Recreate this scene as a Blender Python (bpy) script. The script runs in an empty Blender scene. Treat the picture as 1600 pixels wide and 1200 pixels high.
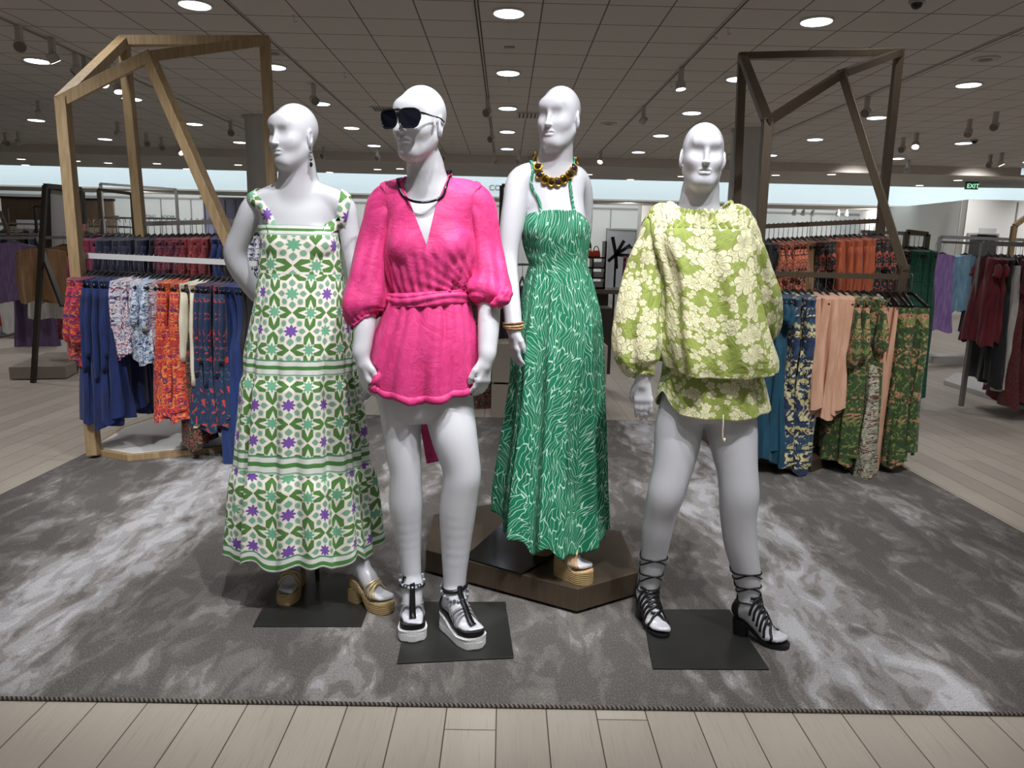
import bpy, math, random
import numpy as np
from mathutils import Vector, Matrix
PI = math.pi
scn = bpy.context.scene
COL = scn.collection
random.seed(7); RNG = np.random.RandomState(5)

# ------------------------------------------------------------------ camera
FPX, PIT, YAW, ROL, HC = 1150.0, .181, .01217, .0229, 1.386
def _axes():
    cp, sp, cy, sy, cr, sr = math.cos(PIT), math.sin(PIT), math.cos(YAW), math.sin(YAW), math.cos(ROL), math.sin(ROL)
    f = np.array([sy*cp, cy*cp, -sp]); ri = np.array([cy, -sy, 0.]); up = np.cross(ri, f)
    return ri*cr+up*sr, -ri*sr+up*cr, f
CR_, CU_, CF_ = _axes()
C0 = np.array([0, 0, HC])
def ray(px, py): return CF_+CR_*(px-800)/FPX-CU_*(py-600)/FPX
def G(px, py, z=0.):
    d = ray(px, py); return C0+d*((z-HC)/d[2])
def A(px, py, Y):
    d = ray(px, py); return C0+d*(Y/d[1])
cam = bpy.data.cameras.new('camera'); cam.sensor_width = 36; cam.lens = FPX/1600*36
cam.clip_start = .05; cam.clip_end = 200
co = bpy.data.objects.new('camera', cam); COL.objects.link(co)
co.matrix_world = Matrix([[CR_[i], CU_[i], -CF_[i], C0[i]] for i in range(3)]+[[0, 0, 0, 1]])
scn.camera = co
# ------------------------------------------------------------------ view, world, lamps
scn.view_settings.view_transform = 'Standard'; scn.view_settings.look = 'None'
scn.view_settings.exposure = 0.0; scn.view_settings.gamma = 1
scn.cycles.max_bounces = 6; scn.cycles.diffuse_bounces = 3; scn.cycles.glossy_bounces = 3
w = bpy.data.worlds.new('store_ambient'); scn.world = w; w.use_nodes = True
w.node_tree.nodes['Background'].inputs[0].default_value = (.95, .97, 1, 1)
w.node_tree.nodes['Background'].inputs[1].default_value = .20
ZC = 3.66
def spot(name, loc, target, power, angle=60, blend=.6, rad=.04, col=(.985, .985, 1)):
    l = bpy.data.lights.new(name, 'SPOT'); l.energy = power; l.spot_size = math.radians(angle); l.spot_blend = blend
    l.shadow_soft_size = rad; l.color = col
    o = bpy.data.objects.new(name, l); COL.objects.link(o); o.location = loc
    d = Vector(target)-Vector(loc); o.rotation_euler = d.to_track_quat('-Z', 'Y').to_euler(); return o
# track spots aimed at the mannequins and racks
spot('track_spot_light', (.42, 1.10, 3.55), (-.25, 2.5, 1.2), 235, 50, .6, .03)
spot('track_spot_light', (1.10, 1.15, 3.55), (.80, 2.5, 1.0), 190, 46, .6, .03)
spot('track_spot_light', (.55, 1.55, 3.55), (.20, 2.9, 1.2), 140, 40, .6, .03)
spot('track_spot_light', (-.35, 1.35, 3.55), (-.78, 2.75, 1.1), 195, 46, .6, .03)
spot('track_spot_light', (-2.75, 2.3, 3.55), (-2.2, 4.8, .9), 260, 55, .8, .05)
spot('track_spot_light', (2.13, 2.3, 3.55), (2.2, 4.8, .9), 260, 55, .8, .05)
spot('track_spot_light', (-.31, 3.0, 3.55), (-1.5, 4.3, 0), 170, 50, .9, .05)
spot('track_spot_light', (2.13, 1.6, 3.55), (1.35, 3.3, 0), 110, 50, .9, .05)
GX = [-12.3, -9.2, -6.13, -3.07, -.02, 3.0, 6.05, 9.0, 12.1]
for gy in (-4.6, -2.1, .3, 2.8, 5.25, 7.72, 10.2, 12.65, 15.1, 17.6):
    for gx in GX:
        if abs(gx) > 7 and gy < 7: continue
        pw = 95
        if gy < 6: pw = 66
        spot('downlight_beam', (gx, gy, ZC-.03), (gx, gy, 0), pw, 125, 1, .07)
def area(name, loc, rot, sx, sy, power, col=(1, 1, 1)):
    l = bpy.data.lights.new(name, 'AREA'); l.shape = 'RECTANGLE'; l.size = sx; l.size_y = sy; l.energy = power; l.color = col
    o = bpy.data.objects.new(name, l); COL.objects.link(o); o.location = loc; o.rotation_euler = rot; return o
area('cove_light', (0, 22.5, 3.62), (math.radians(75), 0, 0), 40, .1, 300, (.85, .95, 1))
area('cove_light', (0, 26.4, 3.35), (math.radians(75), 0, 0), 40, .1, 260, (.85, .95, 1))
for x in (-12, -4, 4, 12):
    spot('wall_fill_spot', (x, 24.6, 2.9), (x, 29, 1.0), 260, 140, 1, .2)  # fill spots that brighten the back wall, without fixtures
for x in (8.5, 11.5, 14.5, 17.5): spot('wall_fill_spot', (x, 17.9, 3.5), (x+.3, 20.5, 1.2), 300, 100, 1, .1)  # added fill spots to brighten the dim right wing wall, no fixtures there

# ------------------------------------------------------------------ material builder
def lin(c):
    if isinstance(c, str): c = [int(c[i:i+2], 16) for i in (1, 3, 5)]
    r = []
    for v in c[:3]:
        v = v/255.; r.append(v/12.92 if v <= .04045 else ((v+.055)/1.055)**2.4)
    return (r[0], r[1], r[2], 1)
class E:
    __slots__ = ('s', 'm')
    def __init__(self, s, m): self.s = s; self.m = m
    def _b(self, o, op, rev=False): return self.m.math(op, o, self) if rev else self.m.math(op, self, o)
    def __add__(a, b): return a._b(b, 'ADD')
    __radd__ = __add__
    def __sub__(a, b): return a._b(b, 'SUBTRACT')
    def __rsub__(a, b): return a._b(b, 'SUBTRACT', True)
    def __mul__(a, b): return a._b(b, 'MULTIPLY')
    __rmul__ = __mul__
    def __truediv__(a, b): return a._b(b, 'DIVIDE')
    def __pow__(a, b): return a._b(b, 'POWER')
    def __lt__(a, b): return a._b(b, 'LESS_THAN')
    def __gt__(a, b): return a._b(b, 'GREATER_THAN')
class M:
    def __init__(self, name, rough=.7, metal=0, color=None, spec=None, sheen=0):
        self.mat = bpy.data.materials.new(name); self.mat.use_nodes = True
        self.nt = self.mat.node_tree; self.b = self.nt.nodes['Principled BSDF']
        self.b.inputs['Roughness'].default_value = rough; self.b.inputs['Metallic'].default_value = metal
        if spec is not None: self.b.inputs['Specular IOR Level'].default_value = spec
        if sheen: self.b.inputs['Sheen Weight'].default_value = sheen
        if color is not None: self.b.inputs['Base Color'].default_value = lin(color)
    def node(self, t, **kw):
        n = self.nt.nodes.new(t)
        for k, v in kw.items(): setattr(n, k, v)
        return n
    def put(self, sock, v):
        if isinstance(v, E): self.nt.links.new(v.s, sock)
        else: sock.default_value = v
    def math(self, op, a, b=None, clamp=False):
        n = self.node('ShaderNodeMath', operation=op, use_clamp=clamp)
        self.put(n.inputs[0], a)
        if b is not None: self.put(n.inputs[1], b)
        return E(n.outputs[0], self)
    def fn(self, op, a): return self.math(op, a)
    def mx(self, a, b): return self.math('MAXIMUM', a, b)
    def mn(self, a, b): return self.math('MINIMUM', a, b)
    def AND(self, *a):
        r = a[0]
        for x in a[1:]: r = r*x
        return r
    def uv(self):
        n = self.node('ShaderNodeUVMap'); s = self.node('ShaderNodeSeparateXYZ'); self.nt.links.new(n.outputs[0], s.inputs[0])
        return E(s.outputs[0], self), E(s.outputs[1], self)
    def obj(self):
        n = self.node('ShaderNodeTexCoord'); s = self.node('ShaderNodeSeparateXYZ'); self.nt.links.new(n.outputs['Object'], s.inputs[0])
        return [E(s.outputs[i], self) for i in range(3)]
    def vec(self, x, y, z=0.):
        n = self.node('ShaderNodeCombineXYZ')
        for i, v in enumerate((x, y, z)): self.put(n.inputs[i], v)
        return E(n.outputs[0], self)
    def noise(self, v, scale, detail=3, rough=.5, dist=0., color=False):
        n = self.node('ShaderNodeTexNoise'); self.put(n.inputs['Vector'], v)
        n.inputs['Scale'].default_value = scale; n.inputs['Detail'].default_value = detail
        n.inputs['Roughness'].default_value = rough; n.inputs['Distortion'].default_value = dist
        return E(n.outputs[1 if color else 0], self)
    def voro(self, v, scale=1., rnd=1., feature='F1', dim='2D', out='Distance'):
        n = self.node('ShaderNodeTexVoronoi', feature=feature, voronoi_dimensions=dim); self.put(n.inputs['Vector'], v)
        n.inputs['Scale'].default_value = scale; n.inputs['Randomness'].default_value = rnd
        if out == 'n': return n
        return E(n.outputs[out], self)
    def sep(self, e):
        s = self.node('ShaderNodeSeparateXYZ'); self.put(s.inputs[0], e); return [E(s.outputs[i], self) for i in range(3)]
    def mix(self, a, b, f):
        n = self.node('ShaderNodeMix', data_type='RGBA'); self.put(n.inputs[0], f)
        self.put(n.inputs[6], a if isinstance(a, E) else lin(a)); self.put(n.inputs[7], b if isinstance(b, E) else lin(b))
        return E(n.outputs[2], self)
    def ramp(self, f, stops, const=False):
        n = self.node('ShaderNodeValToRGB'); self.put(n.inputs[0], f); r = n.color_ramp
        if const: r.interpolation = 'CONSTANT'
        while len(r.elements) < len(stops): r.elements.new(.5)
        for e, (p, c) in zip(r.elements, stops): e.position = p; e.color = lin(c)
        return E(n.outputs[0], self)
    def sm(self, e, lo, hi):
        n = self.node('ShaderNodeMapRange', interpolation_type='SMOOTHSTEP'); self.put(n.inputs[0], e)
        n.inputs[1].default_value = lo; n.inputs[2].default_value = hi; return E(n.outputs[0], self)
    def color(self, e): self.put(self.b.inputs['Base Color'], e)
    def rough(self, e): self.put(self.b.inputs['Roughness'], e)
    def bump(self, h, strength=.3, dist=.002):
        n = self.node('ShaderNodeBump'); self.put(n.inputs['Height'], h)
        n.inputs['Strength'].default_value = strength; n.inputs['Distance'].default_value = dist
        self.nt.links.new(n.outputs[0], self.b.inputs['Normal'])
def solid(name, color, rough=.6, metal=0, **k): return M(name, rough, metal, color, **k).mat
def glow(name, color, s):
    m = M(name, .5, 0, color); m.b.inputs['Emission Color'].default_value = lin(color); m.b.inputs['Emission Strength'].default_value = s
    return m.mat

# ------------------------------------------------------------------ object helpers
def tag(o, label=None, cat=None, group=None, kind=None):
    if label: o['label'] = label
    if cat: o['category'] = cat
    if group: o['group'] = group
    if kind: o['kind'] = kind
    return o
def link(name, data, parent=None, smooth=False):
    o = bpy.data.objects.new(name, data); COL.objects.link(o)
    if parent is not None: o.parent = parent
    return o
def empty(name, loc, label=None, cat=None, group=None, rz=0):
    o = bpy.data.objects.new(name, None); COL.objects.link(o); o.location = loc; o.rotation_euler = (0, 0, rz); o.empty_display_size = .1
    return tag(o, label, cat, group)
class MB:
    """collects shapes, builds ONE mesh"""
    def __init__(s): s.v = []; s.f = []; s.uv = []; s.mi = []; s.n = 0; s.cur = 0
    def add(s, v, f, uv=None):
        v = np.asarray(v, float).reshape(-1, 3); o = s.n
        s.v.append(v); s.n += len(v)
        for i, q in enumerate(f):
            s.f.append([a+o for a in q]); s.mi.append(s.cur)
            s.uv.append(uv[i] if uv is not None else None)
        return s
    def box(s, c, d, R=None):
        c = np.array(c, float); h = np.array(d, float)/2
        v = np.array([[x, y, z] for x in (-1, 1) for y in (-1, 1) for z in (-1, 1)])*h
        if R is not None: v = v@np.array(R).T
        return s.add(v+c, [(0, 1, 3, 2), (4, 6, 7, 5), (0, 4, 5, 1), (2, 3, 7, 6), (0, 2, 6, 4), (1, 5, 7, 3)])
    def bx(s, x0, x1, y0, y1, z0, z1): return s.box(((x0+x1)/2, (y0+y1)/2, (z0+z1)/2), (abs(x1-x0), abs(y1-y0), abs(z1-z0)))
    def bar(s, p, q, w, h=None, up=(0, 0, 1)):
        p = np.array(p, float); q = np.array(q, float); h = h or w
        d = q-p; L = np.linalg.norm(d); d /= L; u = np.array(up, float)
        if abs(u@d) > .98: u = np.array([0, 1, 0.])
        a = np.cross(d, u); a /= np.linalg.norm(a); b = np.cross(a, d)
        return s.box((p+q)/2, (w, L, h), np.stack([a, d, b], 1))
    def tube(s, pts, r, n=8, cap=True, closed=False, flat=1.0, up=None):
        pts = np.array(pts, float); m = len(pts); r = np.broadcast_to(np.array(r, float), (m,))
        if closed: T = np.roll(pts, -1, 0)-np.roll(pts, 1, 0)
        else: T = np.gradient(pts, axis=0)
        T /= np.linalg.norm(T, axis=1)[:, None]+1e-12
        u = np.array(up if up is not None else (0, 0, 1.)); 
        if abs(u@T[0]) > .95: u = np.array([0, 1., 0])
        N = u-T[0]*(u@T[0]); N /= np.linalg.norm(N); V = []
        for i in range(m):
            if up is not None and not callable(up):
                N2 = np.array(up)-T[i]*(np.array(up)@T[i]); 
                if np.linalg.norm(N2) > .1: N = N2
            N = N-T[i]*(N@T[i]); N /= np.linalg.norm(N)+1e-12; B = np.cross(T[i], N)
            for k in range(n):
                a = 2*PI*k/n; V.append(pts[i]+r[i]*(math.cos(a)*N*flat+math.sin(a)*B))
        F = []
        for i in range(m if closed else m-1):
            j = (i+1) % m
            for k in range(n): F.append((i*n+k, i*n+(k+1) % n, j*n+(k+1) % n, j*n+k))
        if cap and not closed: F.append(tuple(range(n))[::-1]); F.append(tuple((m-1)*n+k for k in range(n)))
        return s.add(V, F)
    def ribbon(s, pts, wid, nrm, th=.002):
        """flat band through pts; wid scalar, nrm (m,3) outward normals"""
        pts = np.array(pts, float); nrm = np.array(nrm, float); m = len(pts)
        T = np.gradient(pts, axis=0); T /= np.linalg.norm(T, axis=1)[:, None]+1e-12
        B = np.cross(T, nrm); B /= np.linalg.norm(B, axis=1)[:, None]+1e-12
        w = np.broadcast_to(np.array(wid, float), (m,))[:, None]
        V = np.concatenate([np.stack([pts-B*w/2, pts+B*w/2, pts+B*w/2+nrm*th, pts-B*w/2+nrm*th], 1)]).reshape(-1, 3)
        F = []
        for i in range(m-1):
            for k in range(4): F.append((i*4+k, i*4+(k+1) % 4, i*4+4+(k+1) % 4, i*4+4+k))
        F += [(3, 2, 1, 0), tuple((m-1)*4+k for k in range(4))]
        return s.add(V, F)
    def lathe(s, c, prof, n=24, axis=(0, 0, 1)):
        z = np.array(axis, float); z /= np.linalg.norm(z); a = np.cross(z, (0, 1, 0) if abs(z[1]) < .9 else (1, 0, 0)); a /= np.linalg.norm(a); b = np.cross(z, a)
        V = []; F = []; m = len(prof)
        for r, h in prof:
            for k in range(n):
                t = 2*PI*k/n; V.append(np.array(c)+z*h+r*(a*math.cos(t)+b*math.sin(t)))
        for i in range(m-1):
            for k in range(n): F.append((i*n+k, i*n+(k+1) % n, (i+1)*n+(k+1) % n, (i+1)*n+k))
        F.append(tuple(range(n))[::-1]); F.append(tuple((m-1)*n+k for k in range(n)))
        return s.add(V, F)
    def ball(s, c, r, n=12, m=8, R=None):
        r = np.broadcast_to(np.array(r, float), (3,)); V = []; F = []
        for i in range(m+1):
            p = PI*i/m
            for k in range(n):
                t = 2*PI*k/n; V.append((math.sin(p)*math.cos(t), math.sin(p)*math.sin(t), math.cos(p)))
        V = np.array(V)*r
        if R is not None: V = V@np.array(R).T
        for i in range(m):
            for k in range(n): F.append((i*n+k, (i+1)*n+k, (i+1)*n+(k+1) % n, i*n+(k+1) % n))
        return s.add(V+np.array(c), F)
    def prism(s, poly, z0, z1):
        n = len(poly); V = [(x, y, z0) for x, y in poly]+[(x, y, z1) for x, y in poly]
        F = [tuple(range(n))[::-1], tuple(range(n, 2*n))]+[(i, (i+1) % n, n+(i+1) % n, n+i) for i in range(n)]
        return s.add(V, F)
    def grid(s, P, closed=True, uv=None, flip=False):
        """P (m,n,3); closed around n"""
        m, n = P.shape[:2]; F = []; U = [] if uv is not None else None
        for i in range(m-1):
            for k in range(n if closed else n-1):
                q = [(i, k), (i+1, k), (i+1, k+1), (i, k+1)]
                if flip: q = q[::-1]
                F.append([a*n+(b % n) for a, b in q])
                if uv is not None: U.append([tuple(uv[a, b]) for a, b in q])
        return s.add(P.reshape(-1, 3), F, U)
    def mesh(s, name, mats, smooth=False):
        me = bpy.data.meshes.new(name); V = np.concatenate(s.v) if s.v else np.zeros((0, 3))
        me.from_pydata(V.tolist(), [], s.f)
        for m in (mats if isinstance(mats, (list, tuple)) else [mats]): me.materials.append(m)
        if any(s.mi): me.polygons.foreach_set('material_index', s.mi)
        if any(u is not None for u in s.uv):
            L = me.uv_layers.new(name='UVMap'); a = []
            for f, u in zip(s.f, s.uv): a += list(u) if u is not None else [(0, 0)]*len(f)
            L.data.foreach_set('uv', np.array(a, float).ravel())
        if smooth: me.polygons.foreach_set('use_smooth', [True]*len(me.polygons))
        me.update(); return me
    def build(s, name, mats, parent=None, smooth=False, loc=None, bevel=0):
        """vertices are in world coordinates; with a parent they are moved into its frame"""
        if parent is not None or loc is not None:
            o = np.array(loc if loc is not None else ploc(parent)); s.v = [v-o for v in s.v]
        ob = link(name, s.mesh(name, mats, smooth), parent)
        if loc is not None:
            ob.location = Vector(loc) - (Vector(ploc(parent)) if parent is not None else Vector((0, 0, 0)))
        if bevel:
            b = ob.modifiers.new('bevel', 'BEVEL'); b.width = bevel; b.segments = 2; b.limit_method = 'ANGLE'
        return ob
def ploc(o):
    p = Vector((0, 0, 0))
    while o is not None: p += o.location; o = o.parent
    return tuple(p)
def copy_tree(o, parent=None):
    c = o.copy(); COL.objects.link(c)
    if parent is not None: c.parent = parent
    for ch in list(o.children): copy_tree(ch, c)
    return c
def cr_spline(pts, n):
    """Catmull-Rom through pts, n samples; any dimension"""
    P = np.array(pts, float); m = len(P)
    if m == 2: return P[0]+(P[1]-P[0])*np.linspace(0, 1, n)[:, None]
    t = np.linspace(0, m-1-1e-9, n); i = t.astype(int); f = (t-i)[:, None]
    g = lambda k: P[np.clip(k, 0, m-1)]
    p0, p1, p2, p3 = 2*g(i)-g(i+1), g(i), g(i+1), g(i+2)
    p0 = np.where((i > 0)[:, None], g(i-1), p0)
    return .5*((2*p1)+(-p0+p2)*f+(2*p0-5*p1+4*p2-p3)*f**2+(-p0+3*p1-3*p2+p3)*f**3)
# ================================================================== the store itself
def struct(o): o['kind'] = 'structure'; return o
m = M('oak_floor', .42, spec=.4)
x, y, z = m.obj()
px_ = x/.152; row = m.fn('FLOOR', px_); fx = m.fn('FRACT', px_)
h1 = m.fn('FRACT', m.fn('SINE', row*12.9898)*43758.5)
py_ = y/2.1+h1; col_ = m.fn('FLOOR', py_); fy = m.fn('FRACT', py_)
h2 = m.fn('FRACT', m.fn('SINE', row*78.233+col_*37.7)*43758.5)
gr = m.noise(m.vec(x*9+h2*40, y*1.1+h2*9, h2*5), 3, 5, .6, 1.2)
gr2 = m.noise(m.vec(x*80, y*3, h2*9), 2, 3, .6)
base = m.ramp(h2*.62+gr*.38, [(0, '#a39a90'), (.45, '#b0a79b'), (1, '#bcb3a7')])
base = m.mix(base, '#8f8474', m.sm(gr2, .5, .8)*.45)
gap = m.mx(m.mx(fx < .012, fx > .988), fy < .0016)
m.color(m.mix(base, '#4a4239', gap)); m.bump(gr2*.3-gap, .25, .002); m.rough(.36+gr2*.15)
floor = struct(MB().bx(-22, 22, -6, 30, -.05, 0).build('floor', m.mat))

m = M('acoustic_ceiling_tile', .9, spec=.15)
x, y, z = m.obj()
x0g, y0g = -.92, 8.035
fx = m.fn('FRACT', (x-x0g)/.6096+100); fy = m.fn('FRACT', (y-y0g)/.6096+100)
line_ = m.mx(m.mx(fx < .028, fx > .972), m.mx(fy < .018, fy > .982))
wide = m.mx(fx < .028, fx > .972)
hh = m.noise(m.vec(m.fn('FLOOR', (x-x0g)/.6096)*3.1, m.fn('FLOOR', (y-y0g)/.6096)*5.7), 1.3, 1)
c = m.mix('#c9c4bf', '#c0bbb6', hh)
c = m.mix(c, '#6e655d', m.mx(m.mx(fy < .014, fy > .986), m.mx(fx < .012, fx > .988)))
m.color(c); m.bump(m.math('SUBTRACT', 1., line_)+m.noise(m.vec(x, y), 300, 2)*.1, .5, .004)
YB = 18.9
ceiling = struct(MB().bx(-22, 22, -6, YB, ZC, ZC+.06).build('ceiling', m.mat))

plaster = solid('painted_plaster', '#b9b5ae', .85)
white_wall = solid('white_wall_paint', '#cfcdc8', .8)
cove_w = solid('cove_white', '#e3ecee', .9)
lowc = solid('low_ceiling_paint', '#b5ada4', .9)
grey_trim = solid('grey_trim', '#8f8b85', .6)
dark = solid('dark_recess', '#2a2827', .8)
struct(MB().bx(-22, 12.8, YB, YB+.05, 3.45, ZC+.05).build('trim_1', solid('bulkhead_paint', '#c8bfb5', .9)))
b = MB(); b.prism([(-22, YB+.05), (12.8, YB+.05), (22, YB+.05), (22, 20.8), (12.0, 22.2), (-22, 22.2)], 3.45, 3.5)
struct(b.build('trim_2', lowc))
struct(MB().bx(-22, 22, 24.0, 24.08, 3.02, 4.2).build('trim_3', cove_w))        # lit fascia
struct(MB().bx(-22, 22, 23.96, 26.0, 2.97, 3.02).build('trim_4', lowc))
struct(MB().bx(-22, 22, 22.2, 24.0, 4.2, 4.25).build('trim_5', cove_w))
struct(MB().bx(-22, 22, 28.7, 28.8, 0, 4.0).build('wall_back', white_wall))
struct(MB().bx(-22, 22, 26.0, 28.7, 3.9, 3.95).build('trim_6', cove_w))
struct(MB().bx(-22, 22, 28.6, 28.7, 2.96, 3.02).build('trim_7', grey_trim))
struct(MB().bx(-22.1, -22, -6, 30, 0, 4).build('wall_left', plaster))
struct(MB().bx(22, 22.1, -6, 30, 0, 4).build('wall_right', plaster))
# wooden feature wall, far left
m = M('wood_panel_wall', .6); x, y, z = m.obj()
m.color(m.mix('#8c7862', '#6d5a47', m.noise(m.vec(x*14, y, z*1.5), 1.5, 4)))
p0, p1 = A(4, 310, 26.5), A(178, 312, 26.5)
struct(MB().bx(p0[0], p1[0], 26.4, 26.5, 0, 2.72).build('wall_left', m.mat))
struct(MB().bx(p0[0]-.05, p1[0]+.05, 26.35, 26.5, 2.72, 2.80).build('trim_8', dark))
p = A(178, 312, 26.4)
# blue-violet glass fitting-room bay
m = M('violet_panel', .35, 0, '#8f8fae')  # even violet colour of the panel itself
p0, p1 = A(320, 314, 26.4), A(384, 316, 26.4)
struct(MB().bx(p0[0], p1[0], 26.3, 26.4, 0, 2.85).build('wall_back', m.mat))
b = MB()
for k in range(5):
    xx = p0[0]+(p1[0]-p0[0])*k/4; b.bx(xx-.02, xx+.02, 26.27, 26.3, 0, 2.85)
b.bx(p0[0]-.1, p1[0], 26.2, 26.4, 2.85, 2.93); struct(b.build('trim_9', grey_trim))
# pilasters, door openings in the back wall
for i, (xa, xb, Y) in enumerate([(1003, 1033, 26.0), (455, 545, 25.4)]):
    p0, p1 = A(xa, 330, Y), A(xb, 330, Y)
    struct(MB().bx(p0[0], p1[0], Y, Y+.8, 0, 3.0).build('wall_back', plaster, bevel=.02))
for k, xp in enumerate((250, 297, 650, 735, 955, 1270)):
    p = A(xp, 340, 28.55); struct(MB().bx(p[0]-.015, p[0]+.015, 28.66, 28.7, 0, 2.96).build('trim_%d' % (10+k), grey_trim))
p0, p1 = A(955, 362, 27.8), A(1000, 362, 27.8)
b = MB(); b.bx(p0[0]-.06, p0[0], 28.5, 28.7, 0, 2.2); b.bx(p1[0], p1[0]+.06, 28.5, 28.7, 0, 2.2); b.bx(p0[0]-.06, p1[0]+.06, 28.5, 28.7, 2.2, 2.26)
struct(b.build('door_1', grey_trim)); 
d1 = MB().bx(p0[0], p1[0], 28.62, 28.68, 0, 2.2).build('door_panel', solid('mirror_panel', '#9a9a9c', .2, .3), bpy.data.objects['door_1'])
# right hand white wing wall with a doorway and hanging sign
p0, p1, p2 = A(1475, 330, 21.), A(1511, 330, 19.8), A(1700, 330, 19.8)
b = MB(); poly = [(p0[0], 26.0)]
for k in range(9):
    t = k/8*PI/2; poly.append((p0[0]+(p1[0]-p0[0])*(1-math.cos(t)), 21-1.2*math.sin(t)))
poly += [(p2[0], 19.8), (p2[0], 26)]
b.prism(poly, 0, 2.95); struct(b.build('wall_right', white_wall))
for k, xp in enumerate((1500, 1588)):
    p = A(xp, 340, 19.78); struct(MB().bx(p[0]-.012, p[0]+.012, 19.77, 19.8, 0, 2.9).build('trim_%d' % (16+k), grey_trim))
p0, p1 = A(1512, 364, 19.75), A(1560, 364, 19.75)
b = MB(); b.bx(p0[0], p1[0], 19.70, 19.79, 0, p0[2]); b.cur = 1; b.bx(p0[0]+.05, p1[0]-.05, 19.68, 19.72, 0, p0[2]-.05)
struct(b.build('door_2', [grey_trim, dark]))  # solid dark slab stands in for the shade inside the doorway

def txt(s, name, loc, size, mat, parent=None, rz=0, ext=.004, sx=1):
    c = bpy.data.curves.new(name, 'FONT'); c.body = s; c.size = size; c.extrude = ext; c.align_x = 'LEFT'
    t = bpy.data.objects.new(name, c); COL.objects.link(t)
    dg = bpy.context.evaluated_depsgraph_get(); dg.update(); me = bpy.data.meshes.new_from_object(t.evaluated_get(dg)); bpy.data.objects.remove(t)
    me.materials.clear(); me.materials.append(mat)
    o = link(name, me, parent); l = Vector(loc)-(Vector(ploc(parent)) if parent else Vector((0, 0, 0)))
    o.location = l; o.rotation_euler = (PI/2, 0, rz); o.scale = (sx, 1, 1); return o
letter = solid('sign_letter_grey', '#6b7074', .5)
p = A(764, 297, 23.95)
t = txt('COLLECTION', 'wall_lettering', (p[0], 23.97, p[2]), .235, letter, sx=1.05)
tag(t, 'grey capital letters starting COLLE on the lit fascia behind the green dress mannequin', 'sign')
p = A(217, 340, 28.6)
t = empty('wall_lettering', (p[0], 28.65, p[2])); txt('FITTING', 'word', (p[0], 28.65, p[2]), .17, letter, t); txt('ROOM', 'word', (p[0]+.80, 28.65, p[2]), .17, letter, t)
tag(t, 'small grey lettering on the white back wall above the left rack rail', 'sign')
# hanging signs
p = A(1543, 361, 19.5)
o = empty('doorway_sign', (p[0], 19.5, 0), 'small grey sign over the dark doorway at the far right', 'sign')
MB().box((p[0], 19.5, p[2]), (.44, .03, .14)).build('sign_board', solid('sign_grey', '#a8a8a6', .5), o)
MB().bx(p[0]-.01, p[0]+.01, 19.5, 19.7, p[2]+.05, p[2]+.07).build('bracket', grey_trim, o)
p = A(1518, 290, 20.3)
o = empty('exit_sign', (p[0], 20.3, p[2]), 'green EXIT sign hanging from the low ceiling at the far right', 'sign')
MB().box(p, (.34, .05, .2)).build('housing', solid('exit_housing', '#2c4a3c', .5), o)
MB().bar((p[0], 20.3, p[2]+.09), (p[0], 20.3, 3.46), .02).build('stem', grey_trim, o)
txt('EXIT', 'lettering', (p[0]-.14, 20.27, p[2]-.065), .16, glow('exit_green', '#9fe8c0', 1.2), o)

# structural columns
colm = solid('column_paint', '#bab7b1', .7)
for (xa, xb, yy, Y) in ((375, 421, 180, 13.9), (1154, 1208, 198, 13.9)):
    p0, p1 = A(xa, yy, Y), A(xb, yy, Y); r = (p1[0]-p0[0])/2; c = ((p0[0]+p1[0])/2, Y+r, 0)
    b = MB(); b.lathe(c, [(r, 0), (r, ZC-.005)], 40); b.lathe(c, [(r+.03, ZC-.05), (r+.03, ZC-.004)], 40)
    struct(b.build('wall_back', colm, smooth=False)).name = 'column'

# ------------------------------------------------------------------ ceiling fittings
trim_w = solid('downlight_trim', '#c9c4bd', .5); lens = glow('downlight_lens', '#dfeaff', 5.5)
pr_ = [(.165, -.002), (.165, -.014), (.142, -.018)]
def downlight_proto():
    o = empty('ceiling_downlight', (0, 0, ZC))
    b = MB(); b.lathe((0, 0, ZC), [(.168, 0), (.168, -.012), (.15, -.018), (.142, -.006)], 28)
    b.build('trim_ring', trim_w, o)
    MB().lathe((0, 0, ZC), [(.141, -.008), (.139, -.0195)], 28).build('diffuser', lens, o)
    return o
ORD = ['first', 'second', 'third', 'fourth', 'fifth', 'sixth', 'seventh', 'eighth', 'ninth', 'tenth', 'eleventh', 'twelfth', 'thirteenth', 'fourteenth', 'fifteenth', 'sixteenth', 'seventeenth', 'eighteenth', 'nineteenth', 'twentieth',
       'twenty-first', 'twenty-second', 'twenty-third', 'twenty-fourth', 'twenty-fifth', 'twenty-sixth', 'twenty-seventh', 'twenty-eighth', 'twenty-ninth', 'thirtieth', 'thirty-first', 'thirty-second', 'thirty-third', 'thirty-fourth', 'thirty-fifth', 'thirty-sixth']
def vis(P):
    P = np.array(P)-C0; zz = P@CF_; X = 800+FPX*(P@CR_)/zz; Yy = 600-FPX*(P@CU_)/zz
    return zz > 0 and -20 < X < 1620 and -20 < Yy < 1220
proto = downlight_proto(); first = True
rown = {7.72: 'nearest', 10.2: 'second', 12.65: 'third', 15.1: 'fourth', 17.6: 'farthest'}
for gy in (7.72, 10.2, 12.65, 15.1, 17.6):
    xs = [gx for gx in GX if vis((gx, gy, ZC))]
    for i, gx in enumerate(xs):
        o = proto if first else copy_tree(proto); first = False
        o.location = (gx, gy, ZC)
        tag(o, 'round recessed ceiling downlight, %s from the left in the %s row of downlights' % (ORD[i], rown[gy]), 'ceiling light', 'round downlights in the tiled ceiling')
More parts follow.
